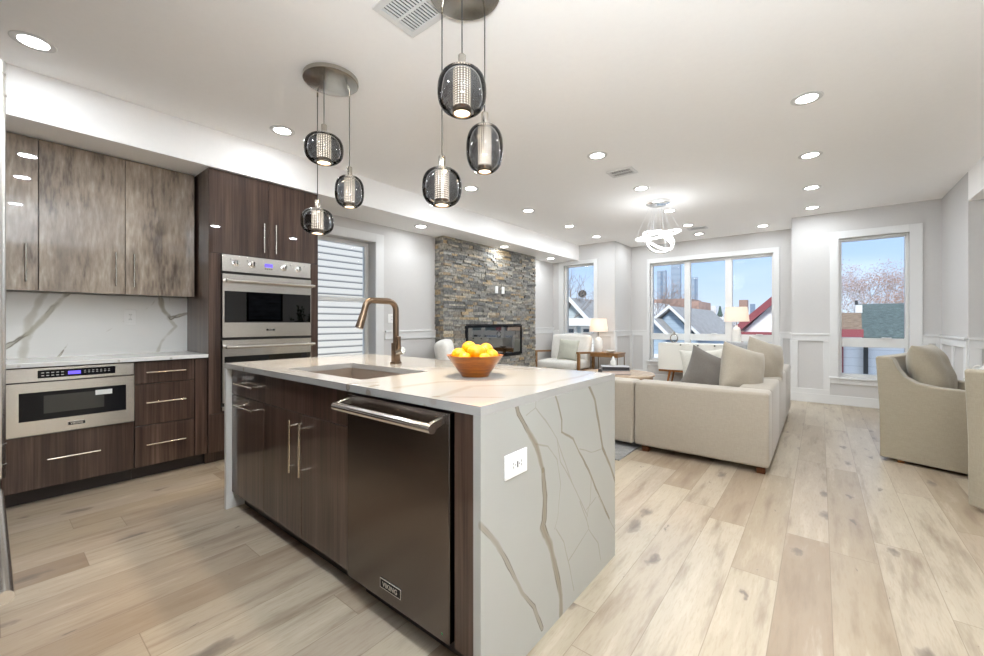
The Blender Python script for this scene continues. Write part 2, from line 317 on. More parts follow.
# ------------------------------------------------------------ mesh helpers
class MB:
    def __init__(s, off=(0, 0, 0)): s.v = []; s.f = []; s.o = Vector(off)
    def add(s, vs, fs):
        n = len(s.v); s.v += [Vector(a)-s.o for a in vs]; s.f += [tuple(i+n for i in f) for f in fs]; return s
    def box(s, x0, x1, y0, y1, z0, z1):
        x0, x1 = sorted((x0, x1)); y0, y1 = sorted((y0, y1)); z0, z1 = sorted((z0, z1))
        return s.add([(x0, y0, z0), (x1, y0, z0), (x1, y1, z0), (x0, y1, z0), (x0, y0, z1), (x1, y0, z1), (x1, y1, z1), (x0, y1, z1)],
                     [(0, 3, 2, 1), (4, 5, 6, 7), (0, 1, 5, 4), (1, 2, 6, 5), (2, 3, 7, 6), (3, 0, 4, 7)])
    def bmesh_add(s, bm):
        bm.verts.ensure_lookup_table(); n = len(s.v); idx = {v: i for i, v in enumerate(bm.verts)}
        s.v += [v.co-s.o for v in bm.verts]; s.f += [tuple(idx[v]+n for v in f.verts) for f in bm.faces]; bm.free(); return s
    def rbox(s, x0, x1, y0, y1, z0, z1, r=.03, seg=4, bulge=0, rot=None):
        bm = bmesh.new(); bmesh.ops.create_cube(bm, size=1)
        for v in bm.verts: v.co = Vector((v.co.x*(x1-x0), v.co.y*(y1-y0), v.co.z*(z1-z0)))
        bmesh.ops.bevel(bm, geom=bm.edges[:], offset=r, segments=seg, profile=.5, affect='EDGES')
        if bulge:
            bmesh.ops.subdivide_edges(bm, edges=[e for e in bm.edges if e.calc_length() > .12], cuts=5, use_grid_fill=True)
            hx, hy, hz = (x1-x0)/2, (y1-y0)/2, (z1-z0)/2
            for v in bm.verts:
                a, b, c = v.co.x/hx, v.co.y/hy, v.co.z/hz
                v.co.z += bulge*(1-a*a)*(1-b*b)*(1 if c > 0 else -.0)*abs(c)
                v.co.y += bulge*.6*(1-a*a)*(1-c*c)*b
                v.co.x += bulge*.6*(1-b*b)*(1-c*c)*a
        mt = Matrix.Translation(((x0+x1)/2, (y0+y1)/2, (z0+z1)/2))
        if rot is not None: mt = mt @ rot
        bm.transform(mt); return s.bmesh_add(bm)
    def tube(s, pts, r, n=12, cap=True, r2=None):
        pts = [Vector(p_) for p_ in pts]; k = len(pts); vs = []; prev = None
        for i, p_ in enumerate(pts):
            d = (pts[min(i+1, k-1)]-pts[max(i-1, 0)]).normalized()
            if prev is None:
                a = Vector((0, 0, 1)) if abs(d.z) < .9 else Vector((1, 0, 0)); u_ = d.cross(a).normalized()
            else: u_ = (prev-d*prev.dot(d)).normalized()
            prev = u_; w_ = d.cross(u_); rr = r if r2 is None else r+(r2-r)*i/(k-1)
            for j in range(n):
                an_ = 2*PI*j/n; vs.append(p_+u_*math.cos(an_)*rr+w_*math.sin(an_)*rr)
        fs = [(i*n+j, i*n+(j+1) % n, (i+1)*n+(j+1) % n, (i+1)*n+j) for i in range(k-1) for j in range(n)]
        if cap: fs += [tuple(range(n))[::-1], tuple((k-1)*n+j for j in range(n))]
        return s.add(vs, fs)
    def lathe(s, prof, c=(0, 0, 0), n=32, sx=1, sy=1, wob=None):
        vs = []; fs = []
        for (r_, z_) in prof:
            for j in range(n):
                an_ = 2*PI*j/n; vs.append((c[0]+r_*math.cos(an_)*sx, c[1]+r_*math.sin(an_)*sy, c[2]+z_))
        k = len(prof)
        fs = [(i*n+j, i*n+(j+1) % n, (i+1)*n+(j+1) % n, (i+1)*n+j) for i in range(k-1) for j in range(n)]
        if prof[0][0] > 1e-5: fs.append(tuple(range(n))[::-1])
        if prof[-1][0] > 1e-5: fs.append(tuple((k-1)*n+j for j in range(n)))
        return s.add(vs, fs)
    def shell(s, prof, c=(0, 0, 0), n=32, sx=1, sy=1):   # closed profile loop, no caps
        vs = [(c[0]+r_*math.cos(2*PI*j/n)*sx, c[1]+r_*math.sin(2*PI*j/n)*sy, c[2]+z_) for r_, z_ in prof for j in range(n)]; k = len(prof)
        return s.add(vs, [(i*n+j, i*n+(j+1) % n, ((i+1) % k)*n+(j+1) % n, ((i+1) % k)*n+j) for i in range(k) for j in range(n)])
    def prism(s, poly, axis, a, b):   # poly of 2-D points; axis 'x','y' or 'z' is the extrusion
        def P3(q, h):
            return {'x': (h, q[0], q[1]), 'y': (q[0], h, q[1]), 'z': (q[0], q[1], h)}[axis]
        n = len(poly); vs = [P3(q, a) for q in poly]+[P3(q, b) for q in poly]
        return s.add(vs, [tuple(range(n))[::-1], tuple(range(n, 2*n))]+[(i, (i+1) % n, n+(i+1) % n, n+i) for i in range(n)])
    def build(s, name, mat, parent=None, bev=0, smooth=None, loc=None, seg=2, label=None):
        me = bpy.data.meshes.new(name); me.from_pydata([tuple(v) for v in s.v], [], s.f)
        bm = bmesh.new(); bm.from_mesh(me); bmesh.ops.recalc_face_normals(bm, faces=bm.faces[:]); bm.to_mesh(me); bm.free()
        me.materials.append(M[mat] if isinstance(mat, str) else mat)
        ob = bpy.data.objects.new(name, me); COL.objects.link(ob)
        if parent is not None: ob.parent = parent
        if loc is not None: ob.location = loc
        if bev:
            b_ = ob.modifiers.new('bevel', 'BEVEL'); b_.width = bev; b_.segments = seg; b_.limit_method = 'ANGLE'; b_.angle_limit = R(40)
        if smooth is not None or bev:
            me.polygons.foreach_set('use_smooth', [True]*len(me.polygons))
            try: me.set_sharp_from_angle(angle=R(smooth if smooth else 35))
            except Exception: pass
        if label: ob['label'] = label
        return ob
def thing(name, label, cat, loc=(0, 0, 0), rz=0, group=None):
    o_ = bpy.data.objects.new(name, None); COL.objects.link(o_); o_.empty_display_size = .1
    o_.location = loc; o_.rotation_euler = (0, 0, rz); o_['label'] = label; o_['category'] = cat
    if group: o_['group'] = group
    return o_
def tag(o_, label, cat, group=None):
    o_['label'] = label; o_['category'] = cat
    if group: o_['group'] = group
    return o_
def struct(o_): o_['kind'] = 'structure'; return o_
def sroot(name, loc=(0, 0, 0)):
    o_ = bpy.data.objects.new(name, None); COL.objects.link(o_); o_.location = loc; o_['kind'] = 'structure'; return o_
def dup(root, loc, rz, label, group=None):
    def cp(a, par):
        c_ = a.copy(); COL.objects.link(c_); c_.parent = par
        for ch in list(a.children): cp(ch, c_)
        return c_
    c_ = root.copy(); COL.objects.link(c_); c_.location = loc; c_.rotation_euler = (0, 0, rz); c_['label'] = label
    if group: c_['group'] = group
    for ch in list(root.children): cp(ch, c_)
    return c_
def light(name, kind, loc, watts, col=(1, 1, 1), size=.1, parent=None, rot=(0, 0, 0), spread=None):
    d = bpy.data.lights.new(name, kind); d.energy = watts; d.color = col
    if kind == 'AREA': d.shape = 'DISK'; d.size = size; d.spread = spread or PI
    else: d.shadow_soft_size = size
    o_ = bpy.data.objects.new(name, d); COL.objects.link(o_); o_.location = loc; o_.rotation_euler = rot
    if parent is not None: o_.parent = parent
    return o_
def lettering(text, size, mtx, mat, parent, name='lettering', depth=.0006, bold=0, spacing=1.0):
    cu = bpy.data.curves.new(name, 'FONT'); cu.body = text; cu.size = size; cu.align_x = 'CENTER'; cu.align_y = 'CENTER'
    cu.extrude = depth; cu.offset = bold; cu.space_character = spacing
    tmp = bpy.data.objects.new('tmp', cu); COL.objects.link(tmp); bpy.context.view_layer.update()
    me = bpy.data.meshes.new_from_object(tmp.evaluated_get(bpy.context.evaluated_depsgraph_get()))
    bpy.data.objects.remove(tmp); me.transform(mtx); me.materials.clear(); me.materials.append(M[mat])
    ob = bpy.data.objects.new(name, me); COL.objects.link(ob); ob.parent = parent; return ob
# text reading frames: facing +x (seen from +x, right hand is -y? viewer looks -x: right is +y), and facing -y
FX = Matrix(((0, 0, 1, 0), (1, 0, 0, 0), (0, 1, 0, 0), (0, 0, 0, 1)))     # text x -> +y, text y -> +z, normal +x
FY = Matrix(((1, 0, 0, 0), (0, 0, -1, 0), (0, 1, 0, 0), (0, 0, 0, 1)))    # text x -> +x, text y -> +z, normal -y
T = Matrix.Translation

# ------------------------------------------------------------ room shell
XL, XR, X2 = -4.46, 1.20, 2.60
YB, YF, YBAY, YP = -.80, 7.62, 8.50, 6.43
ZC, ZS = 2.745, 2.437
def wall_y(name, y, x0, x1, z0, z1, holes=(), th=.22, d=1):    # wall whose room face is y
    mb = MB(); ya, yb = y, y+th*d; cur = x0
    for (a, b, c, e_) in sorted(holes):
        mb.box(cur, a, ya, yb, z0, z1); mb.box(a, b, ya, yb, z0, c); mb.box(a, b, ya, yb, e_, z1); cur = b
    mb.box(cur, x1, ya, yb, z0, z1); return struct(mb.build(name, 'wall_paint'))
def wall_x(name, x, y0, y1, z0, z1, holes=(), th=.22, d=-1):
    mb = MB(); xa, xb = x, x+th*d; cur = y0
    for (a, b, c, e_) in sorted(holes):
        mb.box(xa, xb, cur, a, z0, z1); mb.box(xa, xb, a, b, z0, c); mb.box(xa, xb, a, b, e_, z1); cur = b
    mb.box(xa, xb, cur, y1, z0, z1); return struct(mb.build(name, 'wall_paint'))
struct(MB().box(-4.7, 2.85, -1.05, 8.75, -.08, 0).build('floor', 'floor_planks'))
struct(MB().box(-4.7, 2.85, -1.05, 8.75, ZC, ZC+.1).build('ceiling', 'ceiling_paint'))
struct(MB().box(XL, -3.85, YB, YF, ZS, ZC).build('ceiling_left', 'ceiling_paint'))
struct(MB().box(XR, X2, YB, YP, ZS, ZC).build('ceiling_right', 'ceiling_paint'))
WL = [-2.20, -3.13]
HL = (2.20, 3.14, .50, 2.20)
wall_x('wall_left', XL, YB, YF+.22, 0, ZC, [HL], th=.24)
HF = (-4.20, -3.52, .40, 2.36); HB = (-2.71, -.63, .40, 2.37); HR = (.20, .91, .40, 2.36)
wall_y('wall_far_left', YF, XL, -3.09, 0, ZC, [HF])
wall_x('wall_bay_left', -3.09, YF+.22, YBAY, 0, ZC, th=.2)
wall_y('wall_bay', YBAY, -3.29, -.14, 0, ZC, [HB])
wall_x('wall_bay_right', -.34, YF+.22, YBAY, 0, ZC, th=.2, d=1)
wall_y('wall_far_right', YF, -.34, XR+.2, 0, ZC, [HR])
struct(MB().box(XR, XR+.2, YP, YF, 0, ZC).box(XR+.2, X2+.2, YP, YP+.2, 0, ZC).build('wall_right', 'wall_paint'))
wall_x('wall_right_side', X2, YB, YP, 0, ZC, th=.2, d=1)
wall_y('wall_back', YB, XL, X2, 0, ZC, th=.2, d=-1)

# baseboards, wainscot rails and stiles
def rail_y(mb, y, x0, x1, z0, z1, t_=.018): mb.box(x0, x1, y-t_, y, z0, z1)
def wains_y(name, y, spans, stiles):
    mb = MB()
    for (a, b) in spans:
        rail_y(mb, y, a, b, .90, 1.0); rail_y(mb, y, a, b, .985, 1.012, .03); rail_y(mb, y, a, b, .13, .20)
    for (a, b) in stiles: rail_y(mb, y, a, b, .20, .90)
    return struct(mb.build(name, 'trim_white', bev=.003))
def wains_x(name, x, s_, spans, stiles):   # s_ = +1 wall faces +x
    mb = MB()
    for (a, b) in spans:
        for (z0, z1, t_) in ((.90, 1.0, .018), (.985, 1.012, .03), (.13, .20, .018)): mb.box(x, x+s_*t_, a, b, z0, z1)
    for (a, b) in stiles: mb.box(x, x+s_*.018, a, b, .20, .90)
    return struct(mb.build(name, 'trim_white', bev=.003))
wains_y('trim_1', YF, [(-.34, .105), (1.03, XR)], [(-.34, -.265), (.03, .105), (1.03, 1.08), (1.15, XR)])
wains_y('trim_2', YF, [(XL, -4.31), (-3.44, -3.09)], [(XL, -4.40), (-4.36, -4.31), (-3.44, -3.40), (-3.17, -3.09)])
wains_y('trim_3', YBAY, [(-3.09, -2.76), (-.55, -.34)], [(-3.09, -3.05), (-2.85, -2.76), (-.55, -.50), (-.40, -.34)])
wains_x('trim_4', -3.09, 1, [(YF, YBAY)], [(YF, YF+.08), (YBAY-.1, YBAY-.02)])
wains_x('trim_5', -.34, -1, [(YF, YBAY)], [(YF, YF+.08), (YBAY-.1, YBAY-.02)])
wains_x('trim_6', XR, -1, [(YP, YF)], [(YP, YP+.09), (6.95, 7.03), (YF-.1, YF-.02)])
wains_y('trim_7', YP, [(XR, X2)], [(XR, XR+.09), (1.85, 1.94)])
wains_x('trim_8', X2, -1, [(YB, YP)], [(y_, y_+.08) for y_ in (0, .9, 1.8, 2.7, 3.6, 4.5, 5.4)])
mb = MB()
for a, b in ((3.29, 4.19), (6.66, YF)):
    for (z0, z1, t_) in ((.945, 1.05, .018), (1.04, 1.062, .03)): mb.box(XL, XL+t_, a, b, z0, z1)
struct(mb.build('trim_9', 'trim_white', bev=.003))
struct(MB().box(XL, XL+.02, 2.08, 4.19, 0, .13).box(XL, XL+.02, 6.66, YF, 0, .13).build('baseboard_left', 'trim_white', bev=.003))
struct(MB().box(XL, -3.09, YF-.02, YF, 0, .13).build('baseboard_far_left', 'trim_white', bev=.003))
struct(MB().box(-3.09, -3.07, YF, YBAY, 0, .13).box(-3.07, -.36, YBAY-.02, YBAY, 0, .13).box(-.36, -.34, YF, YBAY, 0, .13).build('baseboard_bay', 'trim_white', bev=.003))
struct(MB().box(-.34, XR, YF-.02, YF, 0, .13).build('baseboard_far_right', 'trim_white', bev=.003))
struct(MB().box(XR-.02, XR, YP-.02, YF, 0, .13).box(XR, X2, YP-.02, YP, 0, .13).box(X2-.02, X2, YB, YP, 0, .13).build('baseboard_right', 'trim_white', bev=.003))

# windows ------------------------------------------------------------
def win_y(name, y, h, outer, glasses, lower=True):
    """casement windows in a wall facing -y; h = opening, glasses = list of x ranges"""
    x0, x1, z0, z1 = h; ox0, ox1, oz0, oz1 = outer
    w = sroot(name, ((x0+x1)/2, y, z0)); off = w.location
    mb = MB(off)      # casing
    mb.box(ox0, x0, y-.022, y, oz0, oz1).box(x1, ox1, y-.022, y, oz0, oz1).box(x0, x1, y-.022, y, z1, oz1).box(x0, x1, y-.022, y, oz0, z0)
    mb.build('casing', 'trim_white', w, bev=.003)
    MB(off).box(ox0-.01, ox1+.01, y-.05, y-.022, z0-.03, z0-.005).build('window_sill', 'trim_white', w, bev=.004)
    yg = y+.11; mb = MB(off); xs = [x0]+[v_ for g_ in glasses for v_ in g_]+[x1]
    for a, b in zip(xs[0::2], xs[1::2]):
        if b-a > .002: mb.box(a, b, yg-.05, yg+.04, z0, z1)
    for (a, b) in glasses:
        mb.box(a, b, yg-.05, yg+.04, 2.325, z1); mb.box(a, b, yg-.05, yg+.04, .825, .952); mb.box(a, b, yg-.05, yg+.04, z0, .445)
    mb.build('window_frame', 'vinyl', w, bev=.004)
    for (a, b) in glasses:
        MB(off).box(a, b, yg-.004, yg+.004, .952, 2.325).build('window_pane', 'pane', w)
        MB(off).box(a, b, yg-.004, yg+.004, .445, .825).build('window_pane', 'pane', w)
        c_ = b-.18
        MB(off).box(c_-.05, c_+.05, yg-.066, yg-.05, .945, .965).box(c_-.045, c_+.0, yg-.09, yg-.066, .948, .958).build('window_latch', 'vinyl', w, bev=.002)
    return w
win_y('window_1', YF, HF, (-4.31, -3.445, .30, 2.436), [(-4.165, -3.545)])
win_y('window_2', YBAY, HB, (-2.765, -.545, .30, 2.46), [(-2.675, -2.071), (-1.964, -1.371), (-1.259, -.66)])
win_y('window_3', YF, HR, (.105, 1.03, .30, 2.46), [(.235, .878)])
# kitchen side window in wall_left, double hung
w = sroot('window_4', (XL, 2.67, .5)); off = w.location; y0, y1, z0, z1 = HL
MB(off).box(XL, XL+.022, y0-.11, y0, z0-.11, z1+.11).box(XL, XL+.022, y1, y1+.125, z0-.11, z1+.11).box(XL, XL+.022, y0, y1, z1, z1+.11).box(XL, XL+.022, y0, y1, z0-.11, z0).build('casing', 'trim_white', w, bev=.003)
mb = MB(off); xg = XL-.17
mb.box(xg-.03, xg+.03, y0, y0+.05, z0, z1).box(xg-.03, xg+.03, y1-.05, y1, z0, z1).box(xg-.03, xg+.03, y0+.05, y1-.05, z1-.05, z1).box(xg-.03, xg+.03, y0+.05, y1-.05, z0, z0+.05).box(xg-.02, xg+.035, y0+.05, y1-.05, 1.43, 1.49)
mb.build('window_frame', 'vinyl', w, bev=.004)
MB(off).box(xg-.004, xg+.004, y0+.05, y1-.05, 1.49, z1-.05).build('window_pane', 'pane', w)
MB(off).box(xg-.004, xg+.004, y0+.05, y1-.05, z0+.05, 1.43).build('window_pane', 'pane', w)

# camera-independent survey helper: the point of the place seen along a photo ray on a given plane
_a = math.atan(328.5/408); _F = Vector((-math.sin(_a), math.cos(_a), 0)); _Rt = Vector((math.cos(_a), math.sin(_a), 0))
def at(px, py, **k):
    d = 408*_F+_Rt*(px-492)+Vector((0, 0, 322.5-py)); (ax, v), = k.items(); i = 'xyz'.index(ax); c = Vector((0, 0, 1.17))
    return c+d*((v-c[i])/d[i])

# ------------------------------------------------------------ stone fireplace wall
FXP = -4.29; FY0, FY1 = 4.195, 6.655
fire = sroot('wall_fireplace', (-4.37, 5.42, 0)); off = fire.location
IY0, IY1, IZ0, IZ1 = 4.66, 6.18, .60, 1.13
mb = MB(off); z = 0; rs = random.Random(11)
core = MB(off).box(XL, FXP-.02, FY0+.015, FY1-.015, 0, .62).box(XL, FXP-.02, FY0+.015, IY0, .62, IZ1).box(XL, FXP-.02, IY1, FY1-.015, .62, IZ1).box(XL, FXP-.02, FY0+.015, FY1-.015, IZ1, ZS)
core.build('masonry', 'black_matte', fire)
while z < ZS-.004:
    h_ = min(rs.choice((.026, .032, .038, .046)), ZS-z)
    if ZS-(z+h_) < .012: h_ = ZS-z
    y = FY0
    while y < FY1-1e-4:
        l_ = min(rs.uniform(.07, .26), FY1-y)
        if FY1-(y+l_) < .05: l_ = FY1-y
        segs = [(y, y+l_)]
        if z+h_ > IZ0+.01 and z < IZ1-.01: segs = [s_ for s_ in ((y, min(y+l_, IY0)), (max(y, IY1), y+l_)) if s_[1]-s_[0] > .004]
        for (a, b) in segs:
            pr_ = rs.uniform(-.004, .022); mb.box(FXP-.03, FXP+pr_, a+.0008, b-.0008, z+.0008, z+h_-.0008)
        y += l_
    x = XL
    while x < FXP-1e-4:
        l_ = min(rs.uniform(.06, .14), FXP-x)
        if FXP-(x+l_) < .03: l_ = FXP-x
        mb.box(x+.001, x+l_-.001, FY0-rs.uniform(0, .015), FY0+.02, z+.001, z+h_-.001)
        mb.box(x+.001, x+l_-.001, FY1-.02, FY1+rs.uniform(0, .012), z+.001, z+h_-.001); x += l_
    z += h_
mb.build('ledge_stone', 'ledge_stone', fire)
t_ = thing('electric_fireplace', 'wide black glass electric fireplace set into the grey stone wall', 'fireplace', (-4.30, 5.42, .6)); off = t_.location
MB(off).box(-4.41, -4.262, IY0+.004, IY0+.05, IZ0+.004, IZ1-.004).box(-4.41, -4.262, IY1-.05, IY1-.004, IZ0+.004, IZ1-.004).box(-4.41, -4.262, IY0+.05, IY1-.05, IZ1-.045, IZ1-.004).box(-4.41, -4.262, IY0+.05, IY1-.05, IZ0+.004, IZ0+.045).box(-4.42, -4.40, IY0+.05, IY1-.05, IZ0+.045, IZ1-.045).build('frame', 'black_gloss', t_, bev=.003)
MB(off).box(-4.276, -4.270, IY0+.05, IY1-.05, IZ0+.045, IZ1-.045).build('glass', 'fire_glass', t_)
mb = MB(off)
for i in range(34):
    yy = IY0+.12+i*(IY1-IY0-.24)/33; bm = bmesh.new(); bmesh.ops.create_icosphere(bm, subdivisions=1, radius=rs.uniform(.018, .034)); bm.transform(T((-4.33+rs.uniform(-.02, .02), yy, IZ0+.07+.025*math.sin(i*.9)))); mb.bmesh_add(bm)
mb.build('ember_pebbles', 'ceramic', t_)
for (yy, w_, lb) in ((5.42, .075, 'white double-gang switch plate on the stone wall, left of the pair'), (5.60, .075, 'white switch plate on the stone wall, right of the pair')):
    s_ = thing('wall_switch', lb, 'light switch', (FXP+.022, yy, 1.67)); off = s_.location
    MB(off).box(FXP+.016, FXP+.030, yy-w_/2, yy+w_/2, 1.665, 1.785).build('plate', 'plastic_white', s_, bev=.002)
    MB(off).box(FXP+.030, FXP+.035, yy-.017, yy+.017, 1.69, 1.76).build('rocker', 'plastic_white', s_, bev=.001)

# ------------------------------------------------------------ kitchen run on the left wall
def bar_handle(parent, off, p0, p1, nrm, mat='nickel', r=.006, so=.032, inset=.035):
    p0, p1, nrm = Vector(p0), Vector(p1), Vector(nrm); d = (p1-p0).normalized(); mb = MB(off)
    mb.tube([p0+nrm*so, p1+nrm*so], r, 12)
    for q in (p0+d*inset, p1-d*inset): mb.tube([q, q+nrm*(so+.002)], r*.8, 10)
    return mb.build('handle', mat, parent, smooth=40)
XBF = -3.90   # front of base doors
LV = [(.022, .75, [(XL+.03, .02, .93), (XL+.03, .20, 1.10), (XL+.03, .40, 1.40)]), (.03, .5, [(XL+.03, .28, 1.40), (XL+.03, .20, 1.20), (XL+.03, .17, .92)]),
      (.009, .75, [(XL+.03, .33, .90), (XL+.03, .40, 1.02), (XL+.03, .60, 1.09), (XL+.03, .80, 1.24), (XL+.03, .90, 1.32), (XL+.03, .93, 1.40)]),
      (.022, .8, [(XL+.03, .95, 1.40), (XL+.03, .97, 1.27), (XL+.03, 1.02, 1.21), (XL+.03, 1.14, 1.25)]), (.018, .5, [(XL+.03, 1.00, 1.21), (XL+.03, 1.05, 1.14), (XL+.03, .96, 1.0), (XL+.03, .93, .92)]),
      (.005, .35, [(XL+.03, .97, 1.2), (XL+.03, .74, .92)]), (.005, .35, [(XL+.03, 1.02, 1.21), (XL+.03, 1.01, 1.4)]), (.006, .35, [(XL+.03, 1.05, 1.14), (XL+.03, 1.14, 1.20)])]
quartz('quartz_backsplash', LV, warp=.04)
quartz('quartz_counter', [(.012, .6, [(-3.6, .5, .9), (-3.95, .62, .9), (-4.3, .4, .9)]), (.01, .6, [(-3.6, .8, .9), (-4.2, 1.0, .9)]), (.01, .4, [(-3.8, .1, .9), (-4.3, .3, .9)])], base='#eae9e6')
struct(MB().box(XL, XL+.02, -.78, 1.14, .914, 1.386).build('trim_backsplash', 'quartz_backsplash'))
tag(MB((-4.16, .2, .886)).box(XL+.002, -3.87, -.795, 1.136, .886, .914).build('kitchen_countertop', 'quartz_counter', None, bev=.002, loc=(-4.16, .2, .886)), 'white veined quartz worktop on the brown cabinets below the backsplash', 'countertop')
# drawer unit
def base_unit(y0, y1, label, drawers, name='base_cabinet', filler=0):
    t_ = thing(name, label, 'cabinet', ((XL+XBF)/2, (y0+y1)/2, 0)); off = t_.location
    top = .884
    MB(off).box(XL+.003, XBF-.022, y0, y1, .10, top).build('body', 'kick_dark', t_)
    MB(off).box(XL+.003, XBF-.10, y0, y1, 0, .10).build('toe_kick', 'kick_dark', t_)
    for (a, b, z0, z1, h) in drawers:
        d_ = MB(off).box(XBF-.02, XBF, a+.002, b-.002, z0, z1).build('drawer', 'dark_wood', t_, bev=.0015)
        if h: bar_handle(d_, off, (XBF, h[0], h[2]), (XBF, h[1], h[2]), (1, 0, 0), 'gold_nickel', r=.0055)
    if filler: MB(off).box(XBF-.02, XBF, y1-filler+.002, y1-.001, .105, top-.006).build('filler_panel', 'dark_wood', t_)
    return t_
base_unit(.683, 1.137, 'dark brown base cabinet with three stacked drawers beside the oven tower', [(.683, 1.05, .718, .878, (.745, .985, .80)), (.683, 1.05, .41, .712, (.745, .985, .575)), (.683, 1.05, .105, .404, (.745, .985, .265))], filler=.085)
t_ = base_unit(.06, .681, 'dark brown base cabinet with one wide drawer under the microwave', [(.06, .681, .105, .447, (.25, .50, .288))])
base_unit(-.18, .058, 'narrow dark brown base cabinet at the left end behind the fridge handle', [(-.18, .058, .105, .878, None)])
# microwave drawer
t_ = thing('microwave_drawer', 'stainless steel drawer microwave with black window below the left worktop', 'microwave', (-4.0, .38, .455)); off = t_.location
y0, y1, z0, z1 = .075, .679, .455, .878; f = XBF+.004
MB(off).box(XBF-.018, f, y0, y1, .792, z1).build('control_panel', 'steel', t_, bev=.002)
mb = MB(off); mb.box(XBF-.018, f+.012, y0, y1, .725, .786).box(XBF-.018, f+.012, y0, y1, z0, .545).box(XBF-.018, f+.012, y0, y0+.055, .545, .725).box(XBF-.018, f+.012, y1-.045, y1, .545, .725)
door = mb.build('door', 'steel', t_)
MB(off).box(XBF-.01, f+.014, y0+.055, y1-.045, .545, .725).build('window', 'black_gloss', door)
MB(off).box(f+.014, f+.0145, y0+.16, y1-.16, .585, .70).build('mesh_screen', plain('screen_grey', (.05, .05, .045), .15), door)
MB(off).box(f+.014, f+.0152, .475, .56, .672, .705).build('sticker', 'paper_white', door)
cp = MB(off).rbox(f-.002, f+.003, y0+.135, y1-.10, .812, .862, r=.002, seg=1).build('button_panel', 'panel_black', t_)
MB(off).box(f+.003, f+.0035, .345, .405, .826, .848).build('display', 'display_blue', cp)
for i in range(5):
    for zz in (.828, .846): MB(off).box(f+.003, f+.0035, .225+i*.022, .238+i*.022, zz-.003, zz+.002).build('button', 'mark_grey', cp)
for i in range(7):
    MB(off).box(f+.003, f+.0035, .42+i*.02, .43+i*.02, .831, .836).build('button', 'mark_grey', cp); MB(off).box(f+.003, f+.0035, .42+i*.02, .43+i*.02, .843, .847).build('button', 'mark_grey', cp)
def badge(par, off, c, w_, h_, fr, axis, txt='VIKING'):
    c = Vector(c); n = Vector((1, 0, 0)) if axis == 'x' else Vector((0, -1, 0)); u_ = Vector((0, 1, 0)) if axis == 'x' else Vector((1, 0, 0))
    def bx(mb, w2, h2, t0, t1):
        a = c-u_*w2/2+n*t0-Vector((0, 0, h2/2)); b = c+u_*w2/2+n*t1+Vector((0, 0, h2/2)); return mb.box(a.x, b.x, a.y, b.y, a.z, b.z)
    b_ = bx(MB(off), w_, h_, 0, .003).build('badge', 'badge_silver', par, bev=.0008)
    bx(MB(off), w_*.94, h_*.8, .003, .0036).build('badge_field', 'panel_black', b_)
    lettering(txt, h_*.66, T(c+n*.0042-Vector(off)) @ fr, 'badge_silver', b_, bold=.0006, spacing=1.08)
badge(door, off, (f+.012, .385, .50), .085, .026, FX, 'x')

# upper cabinets
XU = -4.18
for (a, b, lb, hy) in ((-.22, .228, 'grey-brown glossy upper cabinet, leftmost, beside the fridge edge', .17), (.231, .676, 'grey-brown glossy upper cabinet, middle of the row over the worktop', .62), (.679, 1.125, 'grey-brown glossy upper cabinet nearest the oven tower, reflecting the lamps', .725)):
    t_ = thing('upper_cabinet', lb, 'cabinet', ((XL+XU)/2, (a+b)/2, 1.386), group=None); off = t_.location
    MB(off).box(XL+.002, XU-.021, a, b, 1.392, ZS-.002).build('body', 'grey_wood', t_)
    d_ = MB(off).box(XU-.02, XU, a+.001, b-.001, 1.388, ZS-.012).build('door', 'grey_wood', t_, bev=.0015)
    bar_handle(d_, off, (XU, hy, 1.445), (XU, hy, 1.70), (1, 0, 0), 'nickel', r=.006)

# oven tower
XT = -3.88; TY0, TY1 = 1.14, 2.07
t_ = thing('oven_tower', 'tall dark brown cabinet tower housing the double wall oven', 'cabinet', (-4.17, 1.6, 0)); off = t_.location
mb = MB(off); mb.box(XL+.002, XT-.004, TY0, TY0+.02, .10, ZS-.002).box(XL+.002, XT-.004, TY1-.02, TY1, .10, ZS-.002).box(XL+.002, XT-.022, TY0+.02, TY1-.02, .10, .42).box(XL+.002, XT-.022, TY0+.02, TY1-.02, 1.745, ZS-.002).box(XL+.002, XL+.02, TY0+.02, TY1-.02, .42, 1.745)
mb.build('body', 'dark_wood', t_, bev=.001)
MB(off).box(XL+.002, XT-.09, TY0, TY1, 0, .10).build('toe_kick', 'dark_wood', t_)
for (a, b, hy) in ((TY0+.002, 1.603, 1.556), (1.607, TY1-.002, 1.656)):
    d_ = MB(off).box(XT-.02, XT, a, b, 1.746, ZS-.004).build('door', 'dark_wood', t_, bev=.0015)
    bar_handle(d_, off, (XT, hy, 1.79), (XT, hy, 2.05), (1, 0, 0), 'nickel')
MB(off).box(XT-.02, XT, TY0+.002, 1.226, .42, 1.742).build('side_filler', 'dark_wood', t_)
MB(off).box(XT-.02, XT, 1.992, TY1-.002, .42, 1.742).build('side_filler', 'dark_wood', t_)
MB(off).box(XT-.02, XT, TY0+.002, TY1-.002, .105, .414).build('lower_drawer', 'dark_wood', t_, bev=.0015)
